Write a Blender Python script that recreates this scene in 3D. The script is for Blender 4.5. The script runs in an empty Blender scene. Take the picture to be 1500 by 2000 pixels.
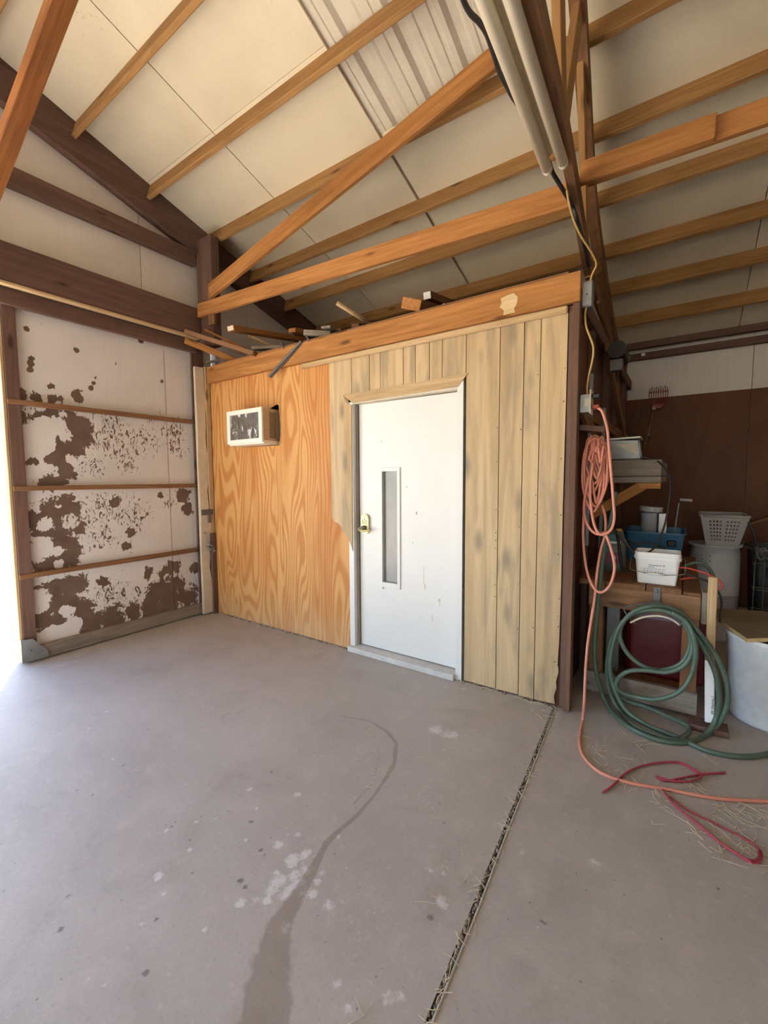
import bpy, bmesh, math, random
from mathutils import Vector, Matrix, noise as mnoise
C = bpy.context.scene.collection
random.seed(7)

# ------------------------------------------------------------------ camera
cam = bpy.data.cameras.new('camera')
cam.sensor_fit = 'HORIZONTAL'; cam.sensor_width = 36.0; cam.lens = 20.2157
cam.clip_start = 0.02; cam.clip_end = 500
camo = bpy.data.objects.new('camera', cam); C.objects.link(camo)
RX = Vector((0.82270894, 0.56843152, -0.00596658)); UP = Vector((-0.03723968, 0.06436567, 0.9972313)); FW = Vector((-0.56724175, 0.82020891, -0.07412242))
camo.matrix_world = Matrix(((RX.x, UP.x, -FW.x, 0), (RX.y, UP.y, -FW.y, 0), (RX.z, UP.z, -FW.z, 1.475), (0, 0, 0, 1)))
bpy.context.scene.camera = camo

# ------------------------------------------------------------------ light
w = bpy.data.worlds.new('sky'); bpy.context.scene.world = w; w.use_nodes = True
nt = w.node_tree; nt.nodes.clear()
wo = nt.nodes.new('ShaderNodeOutputWorld'); bg = nt.nodes.new('ShaderNodeBackground'); sk = nt.nodes.new('ShaderNodeTexSky')
sk.sky_type = 'NISHITA'; sk.sun_disc = False
SUN_EL = math.radians(50); SUN_AZ = math.radians(-65)      # azimuth: direction the sun stands in, from +Y towards +X
sk.sun_elevation = SUN_EL; sk.sun_rotation = SUN_AZ; sk.altitude = 900; sk.dust_density = 1.5
bg.inputs[1].default_value = 0.42
nt.links.new(sk.outputs[0], bg.inputs[0]); nt.links.new(bg.outputs[0], wo.inputs[0])
sun = bpy.data.lights.new('sun', 'SUN'); sun.energy = 15.5; sun.angle = math.radians(0.53); sun.color = (1, 0.965, 0.90)
suno = bpy.data.objects.new('sun', sun); C.objects.link(suno)
sd = Vector((math.sin(SUN_AZ) * math.cos(SUN_EL), math.cos(SUN_AZ) * math.cos(SUN_EL), math.sin(SUN_EL)))
suno.rotation_euler = sd.to_track_quat('Z', 'Y').to_euler(); suno.location = sd * 40
vs = bpy.context.scene.view_settings
vs.view_transform = 'Standard'; vs.look = 'None'; vs.gamma = 1.0; vs.use_curve_mapping = False
vs.exposure = 1.68
bpy.context.scene.cycles.max_bounces = 10; bpy.context.scene.cycles.diffuse_bounces = 7

# ------------------------------------------------------------------ material helpers
class N:
    def __init__(s, name):
        s.m = bpy.data.materials.new(name); s.m.use_nodes = True
        s.t = s.m.node_tree; s.b = s.t.nodes['Principled BSDF']
    def new(s, ty, **kw):
        n = s.t.nodes.new(ty)
        for k, v in kw.items(): setattr(n, k, v)
        return n
    def link(s, a, b): s.t.links.new(a, b)
    def coord(s, scale=(1, 1, 1), rnd=True):
        tc = s.new('ShaderNodeTexCoord'); out = tc.outputs['Object']
        if rnd:
            oi = s.new('ShaderNodeObjectInfo'); mu = s.new('ShaderNodeVectorMath', operation='MULTIPLY')
            s.link(oi.outputs['Random'], mu.inputs[0]); mu.inputs[1].default_value = (37.1, 51.7, 23.3)
            ad = s.new('ShaderNodeVectorMath', operation='ADD'); s.link(out, ad.inputs[0]); s.link(mu.outputs[0], ad.inputs[1]); out = ad.outputs[0]
        mp = s.new('ShaderNodeVectorMath', operation='MULTIPLY'); s.link(out, mp.inputs[0]); mp.inputs[1].default_value = scale
        return mp.outputs[0]
    def noise(s, vec, scale=1, detail=4, rough=.55, dist=0):
        n = s.new('ShaderNodeTexNoise'); s.link(vec, n.inputs['Vector'])
        n.inputs['Scale'].default_value = scale; n.inputs['Detail'].default_value = detail
        n.inputs['Roughness'].default_value = rough; n.inputs['Distortion'].default_value = dist
        return n.outputs[0]
    def ramp(s, fac, stops):
        r = s.new('ShaderNodeValToRGB'); s.link(fac, r.inputs[0]); e = r.color_ramp.elements
        while len(e) < len(stops): e.new(.5)
        for i, (p, c) in enumerate(stops):
            e[i].position = p; e[i].color = (c[0], c[1], c[2], 1) if not isinstance(c, (int, float)) else (c, c, c, 1)
        return r.outputs[0]
    def mix(s, fac, a, b, mode='MIX'):
        n = s.new('ShaderNodeMix', data_type='RGBA', blend_type=mode)
        for sock, v in ((n.inputs[0], fac), (n.inputs[6], a), (n.inputs[7], b)):
            if isinstance(v, (int, float)): sock.default_value = v
            elif isinstance(v, tuple): sock.default_value = (v[0], v[1], v[2], 1)
            else: s.link(v, sock)
        return n.outputs[2]
    def math(s, op, a, b=0.0, c=None):
        n = s.new('ShaderNodeMath', operation=op)
        for i, v in enumerate((a, b) if c is None else (a, b, c)):
            if isinstance(v, (int, float)): n.inputs[i].default_value = v
            else: s.link(v, n.inputs[i])
        return n.outputs[0]
    def step(s, v, lo, hi):
        n = s.new('ShaderNodeMapRange'); n.interpolation_type = 'SMOOTHSTEP'; s.link(v, n.inputs[0])
        n.inputs[1].default_value = lo; n.inputs[2].default_value = hi
        return n.outputs[0]
    def attr(s, name):
        n = s.new('ShaderNodeAttribute'); n.attribute_name = name; return n.outputs['Fac']
    def bump(s, h, dist=.002, strength=.6):
        b = s.new('ShaderNodeBump'); b.inputs['Distance'].default_value = dist; b.inputs['Strength'].default_value = strength
        s.link(h, b.inputs['Height']); s.link(b.outputs[0], s.b.inputs['Normal'])
    def done(s, col, rough=.6, metal=0, spec=.5):
        for sock, v in ((s.b.inputs['Base Color'], col), (s.b.inputs['Roughness'], rough), (s.b.inputs['Metallic'], metal)):
            if isinstance(v, (int, float)): sock.default_value = v
            elif isinstance(v, tuple): sock.default_value = (v[0], v[1], v[2], 1)
            else: s.link(v, sock)
        s.b.inputs['Specular IOR Level'].default_value = spec
        return s.m

def plain(name, col, rough=.6, metal=0, vary=.25, sc=6, spec=.5):
    n = N(name); v = n.coord((sc, sc, sc)); f = n.noise(v, 1, 6, .65)
    d = tuple(c * (1 - vary) for c in col); l = tuple(min(1, c * (1 + vary * .4)) for c in col)
    f2 = n.noise(v, 7, 4, .7)
    c = n.mix(.35, n.ramp(f, [(.3, d), (.65, l)]), n.ramp(f2, [(.3, d), (.65, l)]))
    n.bump(f2, .0008, .4)
    return n.done(c, rough, metal, spec)

def wood(name, c1, c2, axis='x', knots=True, rough=.75, grain=15, dirt=0.0):
    n = N(name)
    def sc(a, b): return {'x': (a, b, b), 'y': (b, a, b), 'z': (b, b, a)}[axis]
    f = n.noise(n.coord(sc(.9, grain)), 1.6, 5, .6, 1.2)
    fine = n.noise(n.coord(sc(5, 170)), 1, 3, .6)
    big = n.noise(n.coord(sc(.9, 3)), 1, 3)
    c = n.ramp(f, [(.28, c1), (.68, c2)])
    dk = tuple(x * .6 for x in c1)
    c = n.mix(n.step(fine, .55, .78), c, n.mix(.5, c, dk))
    c = n.mix(n.math('MULTIPLY', n.step(big, .5, .75), .45), c, dk)
    if knots:
        vo = n.new('ShaderNodeTexVoronoi'); n.link(n.coord(sc(1.9, 6.5)), vo.inputs['Vector']); vo.inputs['Scale'].default_value = 1.0
        k = n.step(vo.outputs['Distance'], .16, .05)
        c = n.mix(n.math('MULTIPLY', k, .8), c, tuple(x * .3 for x in c1))
    if dirt:
        dn = n.noise(n.coord((3, 3, 3)), 1, 8, .7)
        c = n.mix(n.math('MULTIPLY', n.step(dn, .45, .7), dirt), c, (.10, .085, .07))
    n.bump(n.math('ADD', f, n.math('MULTIPLY', fine, .5)), .0015, .5)
    return n.done(c, rough, 0, .3)

# ------------------------------------------------------------------ materials
ORANGE = ((.29, .118, .030), (.50, .228, .070)); DARK = ((.108, .060, .046), (.180, .103, .076)); TAN = ((.40, .26, .13), (.60, .43, .24))
W = {}
for ax in 'xyz':
    W['orange' + ax] = wood('orange_lumber_' + ax, *ORANGE, axis=ax)
    W['dark' + ax] = wood('dark_aged_lumber_' + ax, *DARK, axis=ax)
    W['tan' + ax] = wood('tan_lumber_' + ax, *TAN, axis=ax)
    W['brown' + ax] = wood('brown_lumber_' + ax, (.16, .075, .035), (.29, .15, .07), axis=ax)
    W['grey' + ax] = wood('weathered_grey_lumber_' + ax, (.17, .145, .12), (.33, .28, .23), axis=ax)
W['postz'] = wood('dark_post_lumber', (.105, .055, .035), (.185, .10, .062), axis='z')
W['purlin'] = wood('purlin_lumber', (.27, .135, .045), (.43, .235, .085), axis='x')
W['bench'] = wood('bench_lumber', (.20, .105, .05), (.38, .21, .11), axis='x', dirt=.35)
W['roughsaw'] = wood('rough_sawn_reddish_lumber', (.27, .095, .030), (.47, .20, .065), axis='x', grain=22, dirt=.25)
W['torn'] = wood('torn_pale_wood', (.50, .34, .15), (.74, .58, .34), axis='x', knots=False, grain=34)
W['bleached'] = wood('bleached_end_grain', (.62, .55, .42), (.80, .74, .60), axis='z', knots=False)

def plywood():
    n = N('plywood_cathedral_grain'); 
    g = n.noise(n.coord((3.1, 1, .50)), 1, 1.5, .4, .25)
    rings = n.math('SINE', n.math('MULTIPLY', g, 135)); r = n.step(rings, -.5, .9)
    fine = n.noise(n.coord((150, 1, 5)), 1, 3, .6)
    c = n.mix(n.math('MULTIPLY', r, .75), (.63, .335, .115), (.46, .165, .035))
    c = n.mix(n.math('MULTIPLY', n.step(fine, .5, .75), .35), c, (.36, .15, .04))
    big = n.noise(n.coord((3.2, 1, .45)), 1, 3)
    c = n.mix(n.math('MULTIPLY', n.step(big, .46, .68), .7), c, (.45, .15, .03))
    tc = n.new('ShaderNodeTexCoord'); sp = n.new('ShaderNodeSeparateXYZ'); n.link(tc.outputs['Object'], sp.inputs[0])
    low = n.noise(n.coord((5, 1, 3)), 1, 5, .6)
    hz = n.math('ADD', sp.outputs[2], n.math('MULTIPLY', low, .9))
    c = n.mix(n.math('MULTIPLY', n.step(hz, .95, -.0), .55), c, (.60, .43, .26))     # bleached, splashed foot of the sheet
    n.bump(n.math('ADD', n.math('MULTIPLY', r, .5), fine), .001, .5)
    return n.done(c, .6, 0, .35)
M_ply = plywood()

def panelling():
    n = N('printed_wood_panelling')
    f = n.noise(n.coord((11, 1, .55)), 1, 5, .6, .8); fine = n.noise(n.coord((130, 1, 4)), 1, 3)
    c = n.ramp(f, [(.30, (.40, .275, .145)), (.66, (.60, .44, .25))])
    gz = n.noise(n.coord((9, 1, 1.3)), 1, 4, .6, .5)
    c = n.mix(n.math('MULTIPLY', n.step(gz, .48, .70), .6), c, (.255, .205, .14))
    vo = n.new('ShaderNodeTexVoronoi'); n.link(n.coord((6.5, 1, 2.6)), vo.inputs['Vector']); vo.inputs['Scale'].default_value = 1
    c = n.mix(n.math('MULTIPLY', n.step(vo.outputs['Distance'], .34, .03), .8), c, (.20, .165, .11))
    c = n.mix(n.math('MULTIPLY', n.step(fine, .52, .78), .3), c, (.27, .20, .11))
    n.bump(fine, .0006, .4)
    return n.done(c, .55, 0, .35)
M_panel = panelling()

def concrete():
    n = N('stained_concrete')
    v = n.coord((1, 1, 1), rnd=False)
    a = n.noise(v, 1.1, 6, .6); b = n.noise(v, 9, 8, .7); d = n.noise(v, 70, 4, .7)
    c = n.ramp(a, [(.30, (.368, .342, .318)), (.70, (.465, .435, .408))])
    c = n.mix(n.math('MULTIPLY', n.step(b, .48, .74), .5), c, (.52, .475, .44))
    c = n.mix(n.math('MULTIPLY', n.step(d, .52, .75), .38), c, (.25, .22, .20))
    mid = n.noise(v, 2.6, 7, .68, .6); c = n.mix(n.math('MULTIPLY', n.step(mid, .50, .70), .35), c, (.29, .25, .225)); c = n.mix(n.math('MULTIPLY', n.step(n.noise(v, 34, 5, .7), .56, .74), .4), c, (.60, .57, .545))
    # scattered small pale drops and dark grit
    for sc, rad, col, den in ((7, .045, (.62, .60, .58), .84), (15, .08, (.60, .58, .56), .86), (9, .04, (.12, .10, .09), .86), (26, .10, (.16, .135, .12), .88)):
        vo = n.new('ShaderNodeTexVoronoi'); n.link(v, vo.inputs['Vector']); vo.inputs['Scale'].default_value = sc
        sp = n.new('ShaderNodeSeparateColor'); n.link(vo.outputs['Color'], sp.inputs[0])
        m = n.math('MULTIPLY', n.step(n.math('ADD', vo.outputs['Distance'], n.math('MULTIPLY', d, .1)), rad + .09, rad * .4 + .04), n.math('GREATER_THAN', sp.outputs[0], den))
        c = n.mix(n.math('MULTIPLY', m, .75), c, col)
    e = n.mix(.45, n.noise(v, 16, 7, .72, .8), n.noise(v, 75, 4, .7))
    wt = n.step(n.math('ADD', n.attr('white'), n.math('MULTIPLY', n.math('SUBTRACT', e, .5), 3.0)), .42, .95)
    c = n.mix(n.math('MULTIPLY', wt, .62), c, (.74, .73, .74))
    dk = n.step(n.math('ADD', n.attr('dark'), n.math('MULTIPLY', n.math('SUBTRACT', e, .5), 2.4)), .42, .85)
    c = n.mix(n.math('MULTIPLY', dk, .75), c, (.13, .11, .095))
    we = n.step(n.math('ADD', n.attr('wet'), n.math('MULTIPLY', n.math('SUBTRACT', b, .5), 1.3)), .40, .66)
    c = n.mix(n.math('MULTIPLY', we, .55), c, (.21, .165, .135))
    # hairline cracks
    n.bump(n.math('ADD', n.math('MULTIPLY', b, 1.0), n.math('MULTIPLY', d, .5)), .003, .35)
    return n.done(c, n.math('SUBTRACT', .62, n.math('MULTIPLY', we, .22)), 0, .45)
M_conc = concrete()

def foil(name, base, peel):
    n = N(name); v = n.coord((1, 1, 1), rnd=True)
    a = n.noise(v, 1.3, 5); c = n.mix(n.step(a, .35, .7), base, tuple(x * .88 for x in base))
    st = n.noise(n.coord((60, 60, .8)), 1, 3); c = n.mix(n.math('MULTIPLY', n.step(st, .5, .8), .18), c, tuple(x * .6 for x in base))
    e1 = n.noise(v, 5.5, 8, .62, 1.6); e2 = n.noise(n.coord((24, 24, 13)), 1, 6, .62, 1.8)
    if peel:
        h = n.math('ADD', n.attr('peel'), n.math('ADD', n.math('MULTIPLY', n.math('SUBTRACT', e1, .5), 2.3), n.math('MULTIPLY', n.math('SUBTRACT', e2, .5), .9)))
        m1 = n.step(h, .50, .54)
        sc = n.math('ADD', n.math('MULTIPLY', n.attr('scatter'), 1.0), n.math('MULTIPLY', n.math('SUBTRACT', e2, .5), 2.4))
        m2 = n.step(sc, .66, .74)
        m = n.math('MAXIMUM', m1, m2)
        foam = n.ramp(n.noise(v, 5, 6, .7), [(.3, (.115, .070, .055)), (.7, (.185, .125, .095))])
        c = n.mix(m, c, foam)
        n.bump(n.math('SUBTRACT', 1.0, m), .003, .5)
    else:
        m2 = n.step(n.math('ADD', n.noise(v, 1.7, 2), n.math('MULTIPLY', n.math('SUBTRACT', e2, .5), .8)), .80, .84)
        c = n.mix(n.math('MULTIPLY', m2, .8), c, (.10, .07, .06))
    return n.done(c, .45, 0, .4)
M_foilp = foil('peeled_white_foil_board', (.72, .69, .675), True)
M_foil = foil('white_foil_board', (.76, .715, .665), False)
M_ceil = foil('ceiling_insulation_board', (.75, .665, .49), False)

def backply():
    n = N('reddish_aged_plywood')
    g = n.noise(n.coord((1.2, 1, .25)), 1, 2, .4, .3); r = n.step(n.math('SINE', n.math('MULTIPLY', g, 70)), -.6, .9)
    fine = n.noise(n.coord((120, 1, 5)), 1, 3)
    c = n.mix(n.math('MULTIPLY', r, .4), (.150, .060, .030), (.105, .042, .022))
    c = n.mix(n.math('MULTIPLY', n.step(fine, .5, .8), .35), c, (.07, .03, .018))
    return n.done(c, .6, 0, .3)
M_backply = backply()
M_metal = plain('painted_corrugated_steel', (.68, .62, .50), .45, .0, .12)
M_galv = plain('galvanised_grey', (.30, .31, .31), .5, .6, .3)
M_grey = plain('grey_steel', (.16, .16, .155), .5, .5, .3)
M_whitep = plain('white_door_paint', (.72, .71, .68), .38, 0, .035, 2)
M_jamb = plain('weathered_white_frame', (.60, .58, .54), .5, 0, .3, 4)
M_cream = plain('cream_trim_paint', (.66, .58, .45), .55, 0, .2, 5)
M_creamtube = plain('cream_tube_sleeve', (.90, .82, .64), .28, 0, .06, 4)
M_refl = plain('aged_white_reflector', (.72, .63, .46), .4, 0, .2, 6)
M_acw = plain('ac_bezel_white', (.80, .77, .68), .4, 0, .06, 9)
M_acb = plain('ac_body_beige', (.56, .43, .30), .5, .1, .2, 9)
M_black = plain('black_plastic', (.018, .018, .02), .45, 0, .3)
M_brass = plain('worn_brass', (.62, .50, .24), .35, .6, .25, 40)
M_cord = plain('faded_orange_cord', (.68, .265, .185), .45, 0, .12, 9)
M_hose = plain('green_hose', (.088, .138, .100), .42, 0, .28, 7)
M_rope = plain('pink_twine', (.42, .055, .085), .75, 0, .35, 40)
M_yellow = plain('yellow_cable', (.50, .33, .10), .45, 0, .2)
M_white = plain('white_plastic', (.88, .89, .89), .35, 0, .05, 3)
M_binw = plain('scuffed_white_bin', (.80, .83, .87), .4, 0, .22, 3)
M_barrel = plain('grey_white_barrel', (.50, .51, .52), .4, 0, .15, 3)
M_basket = plain('grey_basket_plastic', (.40, .38, .36), .45, 0, .15, 5)
M_blue = plain('blue_tote', (.035, .145, .27), .4, 0, .2, 5)
M_red = plain('red_fuel_can', (.12, .004, .011), .35, 0, .25, 5)
M_redw = plain('red_wire', (.60, .06, .05), .4, 0, .15)
M_dirt = plain('dirt_filler', (.27, .215, .16), .95, 0, .5, 40)
M_straw = plain('straw', (.66, .57, .41), .7, 0, .35, 9)
M_edge = plain('pale_concrete_edge', (.48, .45, .42), .8, 0, .3, 20)
M_lid = wood('lid_plywood', (.20, .155, .11), (.29, .23, .17), axis='x', knots=False, grain=6, dirt=.25)
M_lide = plain('lid_raw_edge', (.70, .52, .27), .7, 0, .25, 20)
M_ink = plain('ink_blue', (.10, .12, .30), .6, 0, .1)
M_inkd = plain('ink_dark', (.07, .06, .07), .6, 0, .1)
M_cone = plain('rust_stain', (.50, .30, .10), .6, 0, .3, 20)
M_paper = plain('aged_label', (.62, .57, .45), .6, 0, .15)
M_teal = plain('teal_print', (.03, .17, .15), .5, 0, .2); M_maroon = plain('maroon_print', (.16, .02, .05), .5, 0, .3); M_sack = plain('dull_sack', (.13, .14, .11), .5, 0, .35)
M_ground = plain('dry_ground', (.50, .42, .31), .95, 0, .25, 1.5)
M_picker = plain('red_wire_basket', (.30, .05, .03), .5, 0, .2)

def dusty_glass():
    n = N('dusty_wired_glass'); v = n.coord((4, 4, 2)); f = n.noise(v, 1.5, 6, .7)
    c = n.ramp(f, [(.3, (.24, .245, .235)), (.7, (.36, .365, .355))])
    n.b.inputs['Transmission Weight'].default_value = .25
    return n.done(c, .22, 0, .6)
M_glass = dusty_glass()
def acfoil():
    n = N('dented_ac_coil_face'); v = n.coord((30, 30, 9)); f = n.noise(v, .7, 6, .7, 1.0); h = n.noise(n.coord((10, 10, 6)), 1, 3)
    c = n.ramp(f, [(.35, (.10, .085, .07)), (.6, (.24, .21, .18))])
    k = n.step(n.noise(n.coord((13, 13, 8)), 1, 5, .6, .8), .54, .62)
    c = n.mix(k, c, (.68, .70, .72)); n.bump(h, .01, .6)
    return n.done(c, .35, n.math('MULTIPLY', n.math('SUBTRACT', 1.0, k), .5), .5)
M_acf = acfoil()

# ------------------------------------------------------------------ object helpers
def tag(o, label=None, cat=None, group=None, kind=None):
    for k, v in (('label', label), ('category', cat), ('group', group), ('kind', kind)):
        if v: o[k] = v
    return o
def wloc(o):
    v = Vector(o.location)
    while o.parent: o = o.parent; v = v + Vector(o.location)
    return v
def adopt(o, p):
    if p is not None:
        v = wloc(p); o.parent = p; o.location = Vector(o.location) - v
    return o
def empty(name, loc, label=None, cat=None, group=None, kind=None):
    o = bpy.data.objects.new(name, None); C.objects.link(o); o.location = loc; o.empty_display_size = .1
    return tag(o, label, cat, group, kind)
def mesh(name, verts, faces, m, parent=None, origin=None, smooth=False):
    me = bpy.data.meshes.new(name)
    if origin is None:
        n = len(verts); origin = Vector((sum(v[0] for v in verts) / n, sum(v[1] for v in verts) / n, sum(v[2] for v in verts) / n))
    origin = Vector(origin)
    me.from_pydata([tuple(Vector(v) - origin) for v in verts], [], faces); me.update()
    for x in (m if isinstance(m, (list, tuple)) else [m]): me.materials.append(x)
    if smooth:
        for p in me.polygons: p.use_smooth = True
    o = bpy.data.objects.new(name, me); C.objects.link(o); o.location = origin
    return adopt(o, parent)
def bmobj(name, bm, m, parent=None, origin=(0, 0, 0), smooth=False, fix=True):
    if fix: bmesh.ops.recalc_face_normals(bm, faces=bm.faces)
    me = bpy.data.meshes.new(name); bm.to_mesh(me); bm.free()
    for x in (m if isinstance(m, (list, tuple)) else [m]): me.materials.append(x)
    if smooth:
        for p in me.polygons: p.use_smooth = True
    o = bpy.data.objects.new(name, me); C.objects.link(o); o.location = origin
    return adopt(o, parent)
def bbox_bm(bm, x0, x1, y0, y1, z0, z1, bev=0.0, seg=1, mi=0):
    r = bmesh.ops.create_cube(bm, size=1)
    bmesh.ops.scale(bm, vec=(x1 - x0, y1 - y0, z1 - z0), verts=r['verts'])
    bmesh.ops.translate(bm, vec=((x0 + x1) / 2, (y0 + y1) / 2, (z0 + z1) / 2), verts=r['verts'])
    fs = set(f for v in r['verts'] for f in v.link_faces)
    for f in fs: f.material_index = mi
    if bev:
        es = list(set(e for v in r['verts'] for e in v.link_edges))
        bmesh.ops.bevel(bm, geom=es, offset=bev, segments=seg, affect='EDGES', clamp_overlap=True, material=-1)
def box(name, x0, x1, y0, y1, z0, z1, m, parent=None, bev=.003, seg=1):
    bm = bmesh.new(); c = Vector(((x0 + x1) / 2, (y0 + y1) / 2, (z0 + z1) / 2)); d = ((x1 - x0) / 2, (y1 - y0) / 2, (z1 - z0) / 2)
    bbox_bm(bm, -d[0], d[0], -d[1], d[1], -d[2], d[2], bev, seg)
    return bmobj(name, bm, m, parent, c)
def beam(name, p0, p1, w, h, m, parent=None, up=(0, 0, 1), bev=.004, sag=0.0, endm=None, twist=0.0):
    """a board: runs from p0 to p1 along its local X, w wide (Y), h deep (Z)"""
    p0 = Vector(p0); p1 = Vector(p1); x = (p1 - p0); L = x.length; x.normalize()
    y = Vector(up).cross(x).normalized(); z = x.cross(y)
    bm = bmesh.new(); bbox_bm(bm, -L / 2, L / 2, -w / 2, w / 2, -h / 2, h / 2, min(bev, w * .2, h * .2))
    if endm is not None:
        bm.faces.ensure_lookup_table()
        bmesh.ops.recalc_face_normals(bm, faces=bm.faces)
        for f in bm.faces:
            if f.normal.x < -.9: f.material_index = 1
    o = bmobj(name, bm, m if endm is None else [m, endm], None, (0, 0, 0))
    R3 = Matrix((x, y, z)).transposed()
    if twist: R3 = R3 @ Matrix.Rotation(twist, 3, 'X')
    o.rotation_euler = R3.to_euler(); o.location = (p0 + p1) / 2
    return adopt(o, parent)
def prism(name, pts, y0, y1, m, parent=None, axis='y'):
    """outline pts (a,b) extruded: axis y -> (x,z); axis x -> (y,z); axis z -> (x,y)"""
    def V(a, b, d): return (a, d, b) if axis == 'y' else ((d, a, b) if axis == 'x' else (a, b, d))
    n = len(pts); vs_ = [V(a, b, y0) for a, b in pts] + [V(a, b, y1) for a, b in pts]
    bm = bmesh.new(); vv = [bm.verts.new(v) for v in vs_]
    bm.faces.new(vv[:n]); bm.faces.new(vv[n:][::-1])
    for i in range(n): bm.faces.new((vv[i], vv[(i + 1) % n], vv[n + (i + 1) % n], vv[n + i]))
    c = Vector((sum(v[0] for v in vs_) / len(vs_), sum(v[1] for v in vs_) / len(vs_), sum(v[2] for v in vs_) / len(vs_)))
    bmesh.ops.translate(bm, vec=-c, verts=bm.verts)
    bmesh.ops.triangulate(bm, faces=[f for f in bm.faces if len(f.verts) > 4])
    return bmobj(name, bm, m, parent, c)
def catmull(pts, n=6):
    P = [Vector(p) for p in pts]; out = []
    for i in range(len(P) - 1):
        a = P[i - 1] if i else P[0] * 2 - P[1]; b, c = P[i], P[i + 1]; d = P[i + 2] if i + 2 < len(P) else P[-1] * 2 - P[-2]
        for k in range(n):
            t = k / n
            out.append(.5 * ((2 * b) + (c - a) * t + (2 * a - 5 * b + 4 * c - d) * t * t + (3 * b - a - 3 * c + d) * t ** 3))
    out.append(P[-1]); return out
def sweep_bm(bm, pts, r, sides=8, rfun=None):
    T = []
    for i in range(len(pts)):
        a = pts[max(0, i - 1)]; b = pts[min(len(pts) - 1, i + 1)]; t = (b - a)
        T.append(t.normalized() if t.length > 1e-9 else Vector((0, 0, 1)))
    u = T[0].orthogonal().normalized(); rings = []
    for i, p in enumerate(pts):
        u = (u - T[i] * u.dot(T[i])); u = u.normalized() if u.length > 1e-6 else T[i].orthogonal().normalized()
        v = T[i].cross(u); rr = r if rfun is None else rfun(i / max(1, len(pts) - 1))
        rings.append([bm.verts.new(p + u * (rr * math.cos(2 * math.pi * k / sides)) + v * (rr * math.sin(2 * math.pi * k / sides))) for k in range(sides)])
    for i in range(len(rings) - 1):
        for k in range(sides):
            bm.faces.new((rings[i][k], rings[i][(k + 1) % sides], rings[i + 1][(k + 1) % sides], rings[i + 1][k]))
    bm.faces.new(rings[0][::-1]); bm.faces.new(rings[-1])
def tube(name, paths, r, m, parent=None, sides=8, n=6, smooth_path=True):
    if not isinstance(paths[0][0], (tuple, list, Vector)): paths = [paths]
    bm = bmesh.new()
    for p in paths: sweep_bm(bm, catmull(p, n) if smooth_path and len(p) > 2 else [Vector(q) for q in p], r, sides)
    c = Vector((0, 0, 0))
    for v in bm.verts: c += v.co
    c /= len(bm.verts); bmesh.ops.translate(bm, vec=-c, verts=bm.verts)
    return bmobj(name, bm, m, parent, c, smooth=True)
def lathe(name, prof, cx, cy, m, parent=None, seg=32, cap=True):
    bm = bmesh.new(); rings = []; z0 = prof[0][1]
    for r, z in prof: rings.append([bm.verts.new((r * math.cos(2 * math.pi * k / seg), r * math.sin(2 * math.pi * k / seg), z - z0)) for k in range(seg)])
    for i in range(len(rings) - 1):
        for k in range(seg): bm.faces.new((rings[i][k], rings[i][(k + 1) % seg], rings[i + 1][(k + 1) % seg], rings[i + 1][k]))
    if cap: bm.faces.new(rings[0][::-1])
    if cap == 2: bm.faces.new(rings[-1])
    o = bmobj(name, bm, m, parent, (cx, cy, z0), smooth=True)
    return o
def roofz(y, up=0.0): return 5.075 + up - .30 * abs(y + .2) - .06
def text(name, body, size, loc, rot, m, parent=None, depth=.0006):
    cu = bpy.data.curves.new(name, 'FONT'); cu.body = body; cu.size = size; cu.extrude = depth
    tmp = bpy.data.objects.new(name, cu); C.objects.link(tmp)
    bpy.context.view_layer.update()
    me = bpy.data.meshes.new_from_object(tmp.evaluated_get(bpy.context.evaluated_depsgraph_get()))
    bpy.data.objects.remove(tmp); me.materials.clear(); me.materials.append(m)
    o = bpy.data.objects.new(name, me); C.objects.link(o); o.rotation_euler = rot; o.location = loc
    return adopt(o, parent)

# ------------------------------------------------------------------ the building shell
XW = -4.33                                     # inner face of the gable wall's boards
YB = 6.30                                      # back (eave) wall
# outside ground
g = box('ground', -70, 60, -70, 70, -.30, -.03, M_ground, bev=0); tag(g, 'dry sunlit ground outside the open doorway', kind='structure')

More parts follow.
